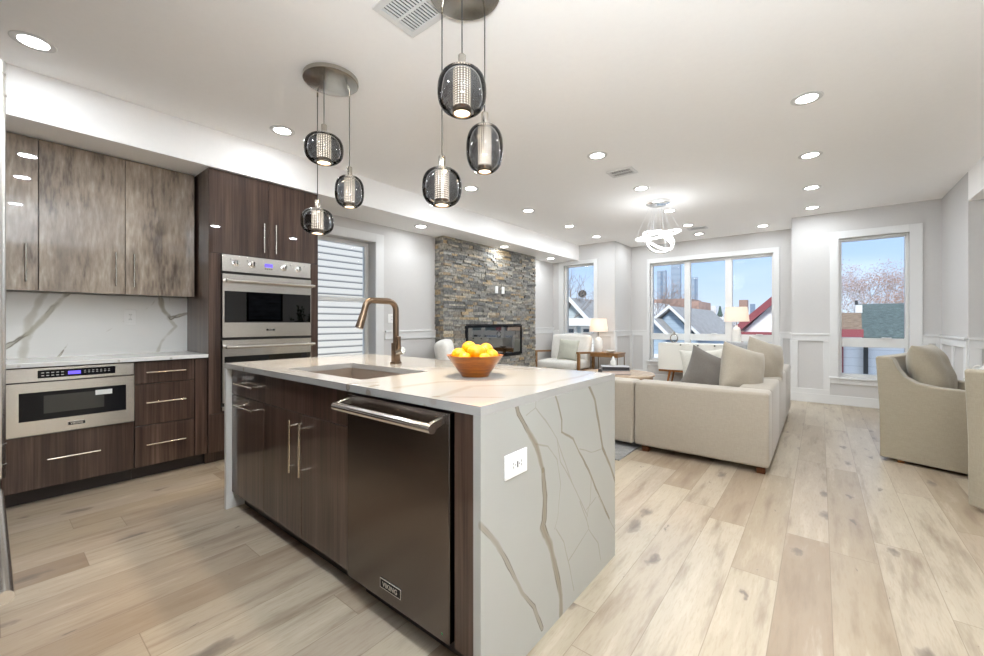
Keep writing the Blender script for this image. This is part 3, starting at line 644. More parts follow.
# double oven
t_ = thing('double_wall_oven', 'stainless steel double wall oven with four knobs in the brown tower', 'oven', (-4.1, 1.61, .43)); off = t_.location
a, b = 1.232, 1.986; xf = XT+.012
MB(off).box(XL+.03, XT-.024, a+.01, b-.01, .43, 1.735).build('body', 'black_matte', t_)
p_ = MB(off).box(XT-.02, xf, a, b, 1.60, 1.741).build('control_panel', 'steel', t_, bev=.002)
for i, yy in enumerate((1.335, 1.465, 1.735, 1.865)):
    mb = MB(off); ring = [(xf, .030), (xf+.005, .030), (xf+.008, .022), (xf+.032, .019), (xf+.036, .014)]
    vs = [(x_, yy+r_*math.cos(2*PI*j/20), 1.675+r_*math.sin(2*PI*j/20)) for x_, r_ in ring for j in range(20)]
    mb.add(vs, [(i_*20+j, i_*20+(j+1) % 20, (i_+1)*20+(j+1) % 20, (i_+1)*20+j) for i_ in range(4) for j in range(20)]+[tuple(80+j for j in range(20))])
    k_ = mb.build('knob', 'chrome', p_, smooth=35)
    MB(off).box(xf+.034, xf+.040, yy-.004, yy+.004, 1.66, 1.695).build('knob_grip', 'black_gloss', k_)
MB(off).box(xf, xf+.002, 1.567, 1.633, 1.665, 1.695).build('display', 'display_blue', p_)
for i in range(4): MB(off).box(xf, xf+.002, 1.568+i*.018, 1.577+i*.018, 1.645, 1.652).build('button', 'panel_black', p_)
for yy in (1.292, 1.42, 1.79, 1.92): MB(off).box(xf, xf+.0008, yy, yy+.007, 1.70, 1.707).build('indicator', 'panel_black', p_)
def oven_door(z0, z1, g0, g1, hz, nm):
    mb = MB(off); mb.box(XT-.02, xf+.012, a, b, g1, z1).box(XT-.02, xf+.012, a, b, z0, g0)
    if True: mb.box(XT-.02, xf+.012, a, a+.014, g0, g1).box(XT-.02, xf+.012, b-.006, b, g0, g1)
    d_ = mb.build('door', 'steel', t_)
    MB(off).box(xf-.004, xf+.010, a+.014, b-.006, g0, g1).build('window', 'oven_glass', d_)
    MB(off).box(XT-.018, XT-.010, a+.014, b-.006, g0, g1).build('window_back', 'black_matte', d_)
    mb = MB(off).tube([(xf+.058, a+.012, hz), (xf+.058, b+.012, hz)], .0135, 16)
    for yy in (a+.03, b-.012): mb.tube([(xf+.010, yy, hz), (xf+.060, yy, hz)], .0175, 16, r2=.0165)
    mb.build('handle', 'steel', d_, smooth=40); return d_
d_ = oven_door(1.045, 1.578, 1.17, 1.435, 1.520, 'upper')
badge(d_, off, (xf+.012, 1.61, 1.105), .075, .018, FX, 'x')
d_ = oven_door(.50, 1.022, .60, .885, .965, 'lower')
MB(off).box(XT-.02, xf+.004, a, b, .435, .47).build('vent_trim', 'steel', t_, bev=.002)
for g0, g1 in ((1.024, 1.043), (1.58, 1.598), (.472, .498)): MB(off).box(XT-.02, XT-.002, a, b, g0, g1).build('vent_gap', 'black_matte', t_)

# backsplash outlet and wall outlet
def outlet(label, c, axis, w_=.075, h_=.12, horiz=False, n=1):
    c = Vector(c); t_ = thing('wall_outlet', label, 'outlet', c-Vector((0, 0, h_/2))); off = t_.location
    def bx(u0, u1, z0, z1, d0, d1):
        if axis == 'x': return MB(off).box(c.x+d0, c.x+d1, c.y+u0, c.y+u1, c.z+z0, c.z+z1)
        return MB(off).box(c.x+u0, c.x+u1, c.y-d1, c.y-d0, c.z+z0, c.z+z1)
    bx(-w_/2, w_/2, -h_/2, h_/2, 0, .006).build('plate', 'plastic_white', t_, bev=.003, seg=3)
    if horiz: f_ = bx(-.035, .035, -.018, .018, .006, .009)
    else: f_ = bx(-.018, .018, -.035, .035, .006, .009)
    f_ = f_.build('receptacle', 'plastic_white', t_, bev=.001)
    for s1 in (-1, 1):
        for s2 in (-1, 1):
            if horiz: m_ = bx(s1*.022-.001+s2*0, s1*.022+.0015, s2*.006-.004, s2*.006+.004, .009, .0095)
            else: m_ = bx(s2*.006-.0015, s2*.006+.0015, s1*.02-.004, s1*.02+.005, .009, .0095)
            m_.build('slot', 'slot_dark', f_)
        (bx(s1*.011-.0015, s1*.011+.002, -.002, .002, .009, .0095) if horiz else bx(-.002, .002, s1*.009-.002, s1*.009+.002, .009, .0095)).build('slot', 'slot_dark', f_)
    if horiz: bx(-.002, .002, -.010, .010, .009, .011).build('reset_button', 'slot_dark', f_)
    return t_
outlet('white outlet on the veined backsplash under the upper cabinets', (XL+.021, .75, 1.215), 'x')
outlet('white outlet plate on the wall right of the kitchen window', (XL+.001, 3.40, 1.225), 'x', w_=.12)
# ------------------------------------------------------------ island
IX0, IX1, IYa, IYb = -2.925, -.805, .945, 1.985
def pl(pts): return [tuple(at(x_, y_, x=IX1)) for x_, y_ in pts]
z8 = lambda x_, y_: (470+x_/4.373, 370+y_/4.373)
z9 = lambda x_, y_: (470+x_/4.373, 506+y_/4.373)
V1 = [z8(195, 125), z8(210, 190), z8(250, 260), z8(290, 330), z8(320, 440), z8(328, 560), z8(325, 656), z9(318, 90), z9(350, 170), z9(375, 280), z9(398, 400), z9(400, 470)]
V2 = [z8(362, 82), z8(385, 150), z8(402, 220), z8(402, 272)]; V2b = [z8(402, 272), z8(450, 300), z8(478, 360), z8(520, 440), z8(550, 520), z8(610, 650)]
V3 = [z8(510, 45), z8(545, 130), z8(565, 240), z8(580, 340), z8(612, 420), z8(640, 500)]
V4 = [z9(-10, 78), z9(40, 80), z9(120, 170), z9(180, 280), z9(230, 380), z9(280, 440), z9(315, 540)]
T1 = [[z8(245, 200), z8(288, 165), z8(330, 220), z8(380, 300), z8(395, 400), z8(440, 480), z8(515, 640)], [z8(290, 100), z8(288, 165)], [z8(290, 325), z8(340, 335), z8(380, 390), z8(395, 500), z8(385, 640), z9(370, 100)],
      [z8(480, 345), z8(530, 360), z8(575, 345)], [z8(380, 300), z8(430, 450), z8(445, 490)], [z8(530, 460), z8(525, 580), z8(510, 650), z9(520, 100), z9(430, 240)], [z9(520, 100), z9(560, 160), z9(572, 240)], [z9(375, 100), z9(410, 160), z9(435, 260), z9(455, 370)], [z8(510, 610), z8(550, 560)], [z9(480, -20), z9(520, 90)], [z9(560, -40), z9(635, 110)]]
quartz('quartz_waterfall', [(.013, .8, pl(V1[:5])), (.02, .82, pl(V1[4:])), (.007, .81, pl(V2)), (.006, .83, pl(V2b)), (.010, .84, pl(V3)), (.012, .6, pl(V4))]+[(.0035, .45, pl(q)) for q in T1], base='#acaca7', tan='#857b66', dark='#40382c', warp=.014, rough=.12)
def tp(pts): return [tuple(at(x_, y_, z=.914)) for x_, y_ in pts]
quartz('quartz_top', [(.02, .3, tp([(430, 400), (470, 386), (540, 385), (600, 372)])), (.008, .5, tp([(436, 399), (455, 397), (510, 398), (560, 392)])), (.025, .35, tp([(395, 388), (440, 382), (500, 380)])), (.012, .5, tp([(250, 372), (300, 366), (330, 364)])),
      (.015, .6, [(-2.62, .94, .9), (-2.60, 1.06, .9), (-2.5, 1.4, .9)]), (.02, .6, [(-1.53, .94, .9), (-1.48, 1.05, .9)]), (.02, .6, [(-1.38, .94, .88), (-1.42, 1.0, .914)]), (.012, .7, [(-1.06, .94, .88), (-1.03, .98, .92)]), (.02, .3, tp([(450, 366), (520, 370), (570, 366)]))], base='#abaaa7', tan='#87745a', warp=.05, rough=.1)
SX0, SX1, SY0, SY1 = -2.31, -1.60, 1.055, 1.455
t_ = thing('island_countertop', 'white veined quartz island top with waterfall sides down to the floor', 'countertop', ((IX0+IX1)/2, (IYa+IYb)/2, 0)); off = t_.location
ZT0, ZT1 = .884, .914
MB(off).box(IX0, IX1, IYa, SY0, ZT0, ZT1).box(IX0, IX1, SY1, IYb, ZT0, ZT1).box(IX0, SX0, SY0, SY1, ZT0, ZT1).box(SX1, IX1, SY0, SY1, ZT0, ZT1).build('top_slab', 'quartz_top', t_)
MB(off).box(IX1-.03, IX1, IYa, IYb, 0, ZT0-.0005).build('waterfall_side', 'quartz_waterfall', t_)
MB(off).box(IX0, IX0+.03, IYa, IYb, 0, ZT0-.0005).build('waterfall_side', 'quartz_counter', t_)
# sink
t_ = thing('kitchen_sink', 'rectangular dark stainless undermount sink set in the island top', 'sink', ((SX0+SX1)/2, (SY0+SY1)/2, .67)); off = t_.location
mb = MB(off); w_ = .008; a0, a1, b0, b1 = SX0-.012, SX1+.012, SY0-.012, SY1+.012
mb.box(a0, a0+w_, b0, b1, .67, .883).box(a1-w_, a1, b0, b1, .67, .883).box(a0+w_, a1-w_, b0, b0+w_, .67, .883).box(a0+w_, a1-w_, b1-w_, b1, .67, .883).box(a0+w_, a1-w_, b0+w_, b1-w_, .67, .678)
mb.build('basin', 'sink_steel', t_)
MB().lathe([(.045, 0), (.045, .004), (.03, .002), (0.001, .002)], n=24).build('drain', 'chrome', t_, loc=((0, .08, .0085)), smooth=40)
# faucet
fx, fy = -2.055, 1.60
t_ = thing('kitchen_faucet', 'bronze high-arc kitchen faucet behind the island sink', 'faucet', (fx, fy, .914)); off = t_.location
def arc(c, r_, a0_, a1_, n=7): return [(fx, c[0]+r_*math.cos(R(a0_+(a1_-a0_)*i/n)), c[1]+r_*math.sin(R(a0_+(a1_-a0_)*i/n))) for i in range(n+1)]
MB().rbox(-.026, .026, -.026, .026, 0, .012, r=.003, seg=2).build('base', 'bronze', t_, smooth=40)
MB().rbox(-.021, .021, -.021, .021, .012, .13, r=.004, seg=2).build('body', 'bronze', t_, smooth=40)
path = [(fx, fy, 1.04)]+arc((fy-.055, 1.245), .055, 0, 90)+arc((1.430, 1.25), .050, 90, 165)+[(fx, 1.368, 1.215)]
MB(off).tube(path, .0185, 8).build('spout', 'bronze', t_, smooth=50)
MB(off).tube([(fx, 1.370, 1.222), (fx, 1.340, 1.138)], .0205, 8, r2=.024).build('spray_head', 'bronze', t_, smooth=50)
h_ = MB(off).tube([(fx+.018, fy, .985), (fx+.062, fy+.008, 1.0)], .021, 12).build('lever_hub', 'nickel', t_, smooth=40)
MB(off).rbox(fx+.024, fx+.036, fy-.012, fy+.012, 1.0, 1.085, r=.003, seg=2).build('lever', 'bronze', t_, smooth=40)
# island cabinets
YI = .975
t_ = thing('island_cabinet', 'glossy dark brown island cabinets with two tall doors and gold bar handles', 'cabinet', (-2.25, 1.35, 0)); off = t_.location
mb = MB(off); mb.box(IX0+.032, SX0-.02, YI+.021, IYb-.25, .10, .883).box(SX1+.02, -1.548, YI+.021, IYb-.25, .10, .883).box(SX0-.02, SX1+.02, YI+.021, IYb-.25, .10, .66).box(SX0-.02, SX1+.02, YI+.021, SY0-.022, .66, .883)
mb.build('body', 'kick_dark', t_)
MB(off).box(IX0+.032, -1.548, YI+.075, IYb-.25, 0, .10).build('toe_kick', 'kick_dark', t_)
xd = -2.42
def idr(x0, x1, z0, z1, nm='door', h=None):
    d_ = MB(off).box(x0+.0015, x1-.0015, YI, YI+.02, z0, z1).build(nm, 'dark_wood', t_, bev=.0015)
    if h: bar_handle(d_, off, h[0], h[1], (0, -1, 0), 'gold_nickel', r=.0055, so=.036, inset=.03)
idr(IX0+.033, -1.548, .722, .880, 'drawer', ((at(233.5, 390, y=.939).x, YI, .80), (at(252, 390, y=.939).x, YI, .80)))
idr(IX0+.033, xd, .105, .718, 'door', ((at(233.5, 390, y=.939).x, YI, .668), (at(252, 390, y=.939).x, YI, .668)))
idr(xd, -1.99, .105, .718, 'door', ((-2.040, YI, .43), (-2.040, YI, .69)))
idr(-1.99, -1.548, .105, .718, 'door', ((-1.94, YI, .43), (-1.94, YI, .69)))
tag(MB((-.885, 1.3, 0)).box(-.935, -.836, .965, .99, .10, .882).box(-.935, -.836, 1.05, 1.07, 0, .10).build('end_panel', 'dark_wood', None, loc=(-.885, 1.3, 0), bev=.001), 'narrow dark brown filler panel between dishwasher and quartz side', 'cabinet panel')
tag(MB((-1.9, 1.75, 0)).box(IX0+.032, IX1-.032, IYb-.24, IYb-.22, 0, .882).build('back_panel', 'dark_wood', None, loc=(-1.9, 1.75, 0)), 'dark brown rear panel of the island under the overhang', 'cabinet panel')
# dishwasher
t_ = thing('dishwasher', 'large stainless steel dishwasher with bar handle under the island top', 'dishwasher', (-1.25, 1.2, 0)); off = t_.location
a, b, yf = -1.542, -.945, .950
MB(off).box(a+.005, b-.005, 1.0, 1.55, .10, .878).build('body', 'black_matte', t_)
d_ = MB(off).box(a, b, yf, .998, .112, .872).build('door', 'steel_dw', t_, bev=.003)
mb = MB(off).tube([(a+.01, yf-.062, .832), (b-.012, yf-.062, .832)], .0165, 20)
h_ = mb.build('handle', 'steel_polished', d_, smooth=40)
for xx in (a+.018, b-.032):
    MB(off).prism([(yf-.072, .818), (yf-.060, .850), (yf, .862), (yf, .835)], 'x', xx, xx+.014).build('bracket', 'steel', h_, bev=.002)
badge(d_, off, (-1.251, yf-.0, .178), .125, .038, FY, 'y')
MB(off).lathe([(.0, 0), (.0001, 0)], n=3)
MB(off).box(b-.035, b-.029, yf-.0006, yf, .135, .141).build('sticker', 'green_dot', d_)
MB(off).box(a, b, 1.04, 1.06, .0, .10).build('toe_kick', 'kick_dark', t_)
outlet('white horizontal outlet on the veined waterfall side of the island', (IX1+.0005, 1.125, .693), 'x', w_=.128, h_=.082, horiz=True)
# bowl of fruit
bc = Vector((-1.288, 1.47, .914))
prof = [(.0, .006), (.062, .0), (.066, .002), (.070, .012), (.100, .050), (.134, .098), (.1365, .101), (.132, .101), (.094, .055), (.058, .018), (.0, .014)]
prof[0] = (.0001, 0); prof[-1] = (.0001, .014)
tag(MB().lathe(prof, n=48).build('fruit_bowl', 'bowl_wood', None, loc=bc, smooth=40), 'flared orange-brown wooden bowl of citrus fruit on the island', 'bowl')
def bxy(dx, df, z): return bc+_Rt*dx+_F*df+Vector((0, 0, z-.914))
for i, (dx, df, z, r_, el, an, lb) in enumerate([
    (-.078, .010, 1.012, .036, 1.0, 0, 'yellow-orange citrus fruit at the left rim of the wooden bowl'),
    (-.030, .045, 1.042, .037, 1.0, 0, 'yellow-orange citrus fruit high at the back left of the bowl'),
    (.008, -.030, 1.030, .036, 1.25, 5, 'largest oval yellow-orange citrus fruit, front and centre on the heap'),
    (.052, .030, 1.034, .036, 1.05, 90, 'yellow-orange citrus fruit high at the back right of the bowl'),
    (.080, -.016, 1.010, .033, 1.0, 0, 'yellow-orange citrus fruit at the right rim of the wooden bowl'),
    (-.045, -.050, 1.000, .031, 1.05, 20, 'low citrus fruit at the front left, mostly below the bowl rim'),
    (.046, -.062, 1.000, .029, 1.0, 0, 'low citrus fruit at the front right, just over the bowl rim'),
    (-.005, .008, .957, .030, 1.0, 0, 'citrus fruit at the bottom of the bowl under the heap')]):
    pf = [(.0001, -1), (.06, -.985)]+[(math.cos(R(q)), math.sin(R(q))) for q in range(-70, 80, 10)]+[(.10, .99), (.05, .955), (.0001, .95)]
    f_ = MB().lathe([(r_*x_, r_*z_) for x_, z_ in pf], n=24).build('citrus_fruit', 'fruit', None, loc=bxy(dx, df, z), smooth=60)
    f_.rotation_euler = (R(70+17*i), 0, R(i*50)) if el == 1 else (0, R(90), R(an+38.8)); f_.scale = (1, 1, el)
    tag(f_, lb, 'fruit', 'citrus fruit in the bowl')

# ------------------------------------------------------------ fridge and opposite run (edge of view, seen in reflections)
t_ = thing('refrigerator', 'tall stainless steel refrigerator whose tube handle edges the photo at left', 'refrigerator', (-1.74, -.4, 0)); off = t_.location
a, b, yf = -2.19, -1.285, -.035
MB(off).box(a, b, -.78, yf-.06, .02, 2.10).build('body', 'steel', t_)
for (u0, u1, hx) in ((a+.002, -1.739, -1.79), (-1.735, b-.002, -1.685)):
    d_ = MB(off).box(u0, u1, yf-.058, yf, .68, 2.09).build('door', 'steel', t_, bev=.004)
    mb = MB(off).tube([(hx, .022, .76), (hx, .022, 1.86)], .0125, 16)
    for zz in (.82, 1.80): mb.tube([(hx, yf, zz), (hx, .024, zz)], .010, 12); mb.tube([(hx, .022, zz-.03), (hx, .022, zz-.024)], .0145, 16); mb.tube([(hx, .022, zz+.024), (hx, .022, zz+.03)], .0145, 16)
    mb.build('handle', 'steel', d_, smooth=40)
d_ = MB(off).box(a+.002, b-.002, yf-.058, yf, .10, .672).build('freezer_drawer', 'steel', t_, bev=.004)
mb = MB(off).tube([(a+.05, .026, .60), (b-.03, .026, .60)], .0135, 16)
for xx in (a+.12, b-.10): mb.tube([(xx, yf, .60), (xx, .028, .60)], .011, 12)
mb.build('handle', 'steel', d_, smooth=40)
MB(off).box(a, b, -.7, yf-.06, 0, .02).build('toe_kick', 'black_matte', t_)
t_ = thing('opposite_cabinet', 'dark brown base cabinets opposite the island, mirrored in its glossy doors', 'cabinet', (-3.0, -.5, 0)); off = t_.location
MB(off).box(-3.80, -2.20, -.795, -.225, .10, .884).build('body', 'dark_wood', t_)
MB(off).box(-3.80, -2.20, -.795, -.30, 0, .10).build('toe_kick', 'kick_dark', t_)
for i in range(2):
    for (z0, z1) in ((.70, .878), (.40, .694), (.105, .394)):
        x0 = -3.79+i*.79; d_ = MB(off).box(x0+.002, x0+.785, -.223, -.203, z0, z1).build('drawer', 'dark_wood', t_, bev=.0015)
        bar_handle(d_, off, (x0+.27, -.203, (z0+z1)/2+.02), (x0+.52, -.203, (z0+z1)/2+.02), (0, 1, 0), 'nickel')
MB(off).box(-3.80, -2.20, -.795, -.19, .886, .914).build('worktop', 'quartz_counter', t_)
t_ = thing('tall_pantry_cabinet', 'tall dark brown pantry cabinet right of the fridge, mirrored in the dishwasher', 'cabinet', (-.75, -.45, 0)); off = t_.location
MB(off).box(-1.275, -.20, -.795, -.12, .0, ZC-.01).build('body', 'dark_wood', t_)
for (u0, u1) in ((-1.272, -.738), (-.734, -.203)):
    d_ = MB(off).box(u0, u1, -.118, -.098, .10, 2.40).build('door', 'dark_wood', t_, bev=.0015); bar_handle(d_, off, ((u0+u1)/2, -.098, .9), ((u0+u1)/2, -.098, 1.3), (0, 1, 0), 'nickel')
t_ = thing('wall_cabinet', 'dark brown wall cabinets above the opposite worktop and fridge', 'cabinet', (-2.9, -.6, 1.4)); off = t_.location
MB(off).box(-3.80, -2.20, -.795, -.45, 1.40, ZC-.01).box(-2.20, -1.28, -.795, -.12, 2.12, ZC-.01).build('body', 'dark_wood', t_)

# ------------------------------------------------------------ pendants over the island
def globe_profile(rx, h, p=2.6, n=22, top=.30, bot=.42):
    """half outline of a squared globe, open at the bottom"""
    pr_ = []
    for i in range(n+1):
        a_ = -PI/2+PI*i/n; c_, s_ = math.cos(a_), math.sin(a_)
        pr_.append((rx*abs(c_)**(2/p), h/2*math.copysign(abs(s_)**(2/p), s_)))
    pr_ = [q for q in pr_ if not (q[1] < 0 and q[0] < rx*bot) and not (q[1] > 0 and q[0] < rx*top)]
    return pr_
def pendant_fixture(cx, cy, lights, label, where):
    t_ = thing('pendant_light', label, 'pendant light', (cx, cy, ZC), group=None)
    MB().lathe([(.0001, -.030), (.158, -.030), (.168, -.026), (.168, -.002), (.0001, -.002)], n=64).build('ceiling_canopy', 'nickel', t_, smooth=40)
    for (x, y, ztop, zbot, rr) in lights:
        lx, ly = x-cx, y-cy; h = ztop-zbot; zc = (ztop+zbot)/2-ZC
        c_ = MB().tube([(lx, ly, -.031), (lx, ly, ztop+.045-ZC)], .0028, 8).build('cord', 'slot_dark', t_)
        MB().tube([(lx, ly, -.060), (lx, ly, -.030)], .005, 10).build('cord_grip', 'nickel', c_)
        cap = MB().lathe([(.0001, .058), (.0155, .058), (.017, .056), (.017, .004), (.024, .0), (.024, -.004), (.0001, -.004)], n=20).build('socket_cap', 'nickel', t_, loc=(lx, ly, ztop-ZC), smooth=40)
        pr_ = globe_profile(rr, h)
        th = .004; inner = [(max(.002, r_-th), z_*(1-2*th/h)) for r_, z_ in pr_][::-1]
        MB().shell(pr_+inner, n=40).build('glass_globe', 'smoke', t_, loc=(lx, ly, zc), smooth=60)
        tr_ = max(.026, rr*.36); z0_ = -h/2+.012; z1_ = h/2-.004
        MB().lathe([(tr_, z0_), (tr_, z1_-.006), (tr_*.9, z1_)], n=32).build('perforated_tube', 'perforated', t_, loc=(lx, ly, zc), smooth=50)
        MB().shell([(tr_+.003, z0_+.018), (tr_+.003, z0_-.008), (tr_-.003, z0_-.008), (tr_-.003, z0_+.018)], n=32).build('lens_ring', 'bronze', t_, loc=(lx, ly, zc), smooth=40)
        MB().lathe([(.0001, z0_-.003), (tr_-.004, z0_-.003), (tr_-.004, z0_+.002), (.0001, z0_+.002)], n=32).build('lens', 'pend_lens', t_, loc=(lx, ly, zc))
        light('pendant_lamp', 'AREA', (lx, ly, zc+z0_-.006), 1.8, (1, .76, .5), tr_*1.6, t_, spread=R(110))
def zat(px, py, x, y):  # height of the point above (x,y) seen at photo row py
    d = Vector((x, y, 0)).dot(_F); return 1.17+(322.5-py)*d/408
def pend(x, y, ptop, pbot, wpx):
    d = Vector((x, y, 0)).dot(_F); return (x, y, zat(0, ptop+3.2, x, y), zat(0, pbot, x, y), wpx*d/408/2)
def slide(px, y): return at(px, 300, y=y).x
CA = [pend(slide(324, 1.33), 1.33, 131, 164, 37), pend(slide(349.5, 1.53), 1.53, 172.5, 208, 28), pend(slide(317.5, 1.40), 1.40, 205.5, 234.5, 31)]
CB = [pend(slide(462, 1.345), 1.345, 65, 115, 49), pend(slide(484.7, 1.54), 1.54, 121.5, 173, 37), pend(slide(442, 1.405), 1.405, 165, 206.5, 39.5)]
pendant_fixture(-2.46, 1.40, CA, 'round nickel pendant cluster with three smoked globes, the one nearer the oven tower', 'left')
pendant_fixture(-1.31, 1.42, CB, 'round nickel pendant cluster with three smoked globes above the fruit bowl end', 'right')

# ------------------------------------------------------------ ceiling lights, vents, chandelier
def downlight(x, y, z, lab, w_=LAMP_W):
    t_ = thing('recessed_light', lab, 'ceiling light', (x, y, z), group='recessed ceiling lights')
    MB().shell([(.062, -.004), (.090, -.004), (.094, -.0005), (.062, -.0005)], n=36).build('trim_ring', 'trim_white', t_, smooth=40)
    MB().lathe([(.0001, -.0035), (.061, -.0035), (.061, -.0008), (.0001, -.0008)], n=36).build('lens', 'lens', t_)
    light('downlight', 'AREA', (0, 0, -.008), w_, (.865, .935, 1.0), .12, t_)
far = 'white recessed ceiling light '
for (x, y, l_) in [(-3.44, .17, 'at the upper left over the kitchen cabinets'), (-3.44, 1.53, 'in front of the oven tower'), (-1.64, 3.62, 'behind the pendants, first in the middle row'), (-1.64, 4.83, 'just in front of the ring chandelier mount'),
                   (-1.66, 6.05, 'just right of the chandelier mount, behind it'), (-1.67, 7.13, 'in the middle row, left of the small far vent'), (-1.68, 7.95, 'over the left part of the big window'), (-.73, 7.94, 'over the right part of the big window'), (-2.66, 7.95, 'behind the chandelier rings over the bay'),
                   (-.075, 3.62, 'largest of the right-hand row'), (-.075, 4.87, 'second from the camera in the right-hand row'), (-.08, 6.05, 'third in the right-hand row'), (-.09, 7.11, 'farthest of the right-hand row, above the right window'),
                   (-3.20, 3.58, 'nearest of the row beside the left soffit'), (-3.20, 4.79, 'second of the row beside the left soffit'), (-3.20, 5.99, 'third of the row beside the left soffit'), (-3.20, 7.03, 'farthest of the row beside the left soffit'),
                   (-1.64, .25, 'added in front of the fridge, outside the view'), (-.08, 2.35, 'added right of the island, outside the view'), (-.08, .25, 'added over the near end of the kitchen, outside the view'), (-2.55, .25, 'added over the aisle before the base cabinets, outside the view')]:  # these last four are unseen downlights added to brighten the kitchen
    downlight(x, y, ZC, far+l_, LAMP_W*(.32 if x < -3.3 else .7 if x < -3 else 1 if y < 5.5 else .72 if y < 7.5 else .42))
for (x, y, l_) in [(-4.10, 3.60, 'in the lowered soffit left of the stone wall'), (-4.12, 5.44, 'in the soffit over the stone fireplace wall'), (-4.15, 7.0, 'in the soffit beyond the stone wall')]:
    downlight(x, y, ZS, far+l_, 1.8)
def vent(x, y, sx, sy, lab, rows, rz=0, dark='slot_dark'):
    t_ = thing('ceiling_vent', lab, 'air vent', (x, y, ZC), rz)
    MB().box(-sx/2, sx/2, -sy/2, sy/2, -.002, -.0003).build('backing', dark, t_)
    fr = .035; mb = MB(); mb.box(-sx/2-fr, sx/2+fr, -sy/2-fr, -sy/2, -.008, -.0003).box(-sx/2-fr, sx/2+fr, sy/2, sy/2+fr, -.008, -.0003).box(-sx/2-fr, -sx/2, -sy/2, sy/2, -.008, -.0003).box(sx/2, sx/2+fr, -sy/2, sy/2, -.008, -.0003)
    mb.build('frame', 'trim_white', t_, bev=.002)
    n = rows
    mb = MB()
    mb.box(-sx/2, sx/2, -.006, .006, -.008, -.002)
    for i in range(n):
        xx = -sx/2+(i+.5)*sx/n; mb.box(xx-.003, xx+.003, -sy/2, -.006, -.009, -.002).box(xx-.003, xx+.003, .006, sy/2, -.009, -.002)
    mb.build('louvres', 'trim_white', t_)
vent(-1.605, 1.345, .215, .20, 'white louvred ceiling vent between the two pendant clusters', 11, R(0))
vent(-1.62, 4.18, .20, .14, 'small grey ceiling vent in front of the chandelier', 8)
vent(-1.60, 7.45, .22, .12, 'small ceiling vent near the far bay window', 8)
# ring chandelier
cx, cy = -1.65, 5.50
t_ = thing('ring_chandelier', 'glowing white chandelier of three crossed rings hung over the seating', 'chandelier', (cx, cy, ZC))
MB().lathe([(.0001, -.045), (.12, -.045), (.15, -.030), (.15, -.002), (.0001, -.002)], n=40).build('ceiling_mount', 'chrome', t_, smooth=40)
def ring(r_, c_, rot, w_=.028, h_=.016):
    o2 = MB().shell([(r_-h_/2, -w_/2), (r_+h_/2, -w_/2), (r_+h_/2, w_/2), (r_-h_/2, w_/2)], n=64).build('ring', 'chrome', t_, loc=c_); o2.rotation_euler = rot
    o3 = MB().shell([(r_-h_/2-.004, -w_/2+.001), (r_-h_/2, -w_/2+.001), (r_-h_/2, w_/2-.001), (r_-h_/2-.004, w_/2-.001)], n=64).build('led_strip', 'led', o2)
    MB().shell([(r_+h_/2, -w_/2+.004), (r_+h_/2+.003, -w_/2+.004), (r_+h_/2+.003, w_/2-.004), (r_+h_/2, w_/2-.004)], n=64).build('led_strip', 'led', o2)
    mt = Matrix.LocRotScale(Vector(c_), __import__('mathutils').Euler(rot), None)
    for k_ in range(4):
        q = mt @ Vector((r_*math.cos(k_*PI/2+.4), r_*math.sin(k_*PI/2+.4), w_/2)); MB().tube([q, (q.x*.38, q.y*.38, -.045)], .0012, 6).build('wire', 'metal_white', t_)
ring(.27, (0, 0, -.44), (R(7), R(-7), 0)); ring(.20, (.0, 0, -.50), (R(42), R(20), R(39))); ring(.17, (.02, 0, -.53), (R(-32), R(34), R(39)))
light('chandelier_lamp', 'POINT', (0, 0, -.56), 7.5, (.92, .96, 1), .2, t_)

# ------------------------------------------------------------ seating
def pillow_mesh(w_, h_, th, seed=0, n=18, pinch=.10, sag=0):
    rs = random.Random(seed); vs = []; fs = []
    def P_(u_, v_, s_):
        k = (1-abs(u_)**2.6)*(1-abs(v_)**2.6); t2 = th/2*max(0, k)**.55
        ex = 1-pinch*(1-v_*v_)*abs(u_)**1.5*1.0; ez = 1-pinch*(1-u_*u_)*abs(v_)**1.5
        nn = noise.noise(Vector((u_*2.2+seed, v_*2.2, s_)))*th*.07*k
        return (u_*w_/2*ex, s_*(t2+nn), v_*h_/2*ez-sag*(1-u_*u_)*max(0, v_)*h_)
    for s_ in (-1, 1):
        b0 = len(vs)
        for j in range(n+1):
            for i in range(n+1): vs.append(P_(-1+2*i/n, -1+2*j/n, s_))
        for j in range(n):
            for i in range(n):
                q = b0+j*(n+1)+i; f_ = (q, q+1, q+n+2, q+n+1); fs.append(f_ if s_ < 0 else f_[::-1])
    mb = MB(); mb.add(vs, fs); return mb
def pillow(label, mat, w_, h_, th, loc, rot, seed=0, name='throw_pillow', sag=0, pinch=.10):
    mb = pillow_mesh(w_, h_, th, seed, sag=sag, pinch=pinch); o_ = mb.build(name, mat, None, loc=loc, smooth=180)
    md = o_.modifiers.new('weld', 'WELD'); md.merge_threshold = .0004
    s2 = o_.modifiers.new('sub', 'SUBSURF'); s2.levels = 1; s2.render_levels = 1
    o_.rotation_euler = rot
    return tag(o_, label, 'pillow', 'throw pillows')
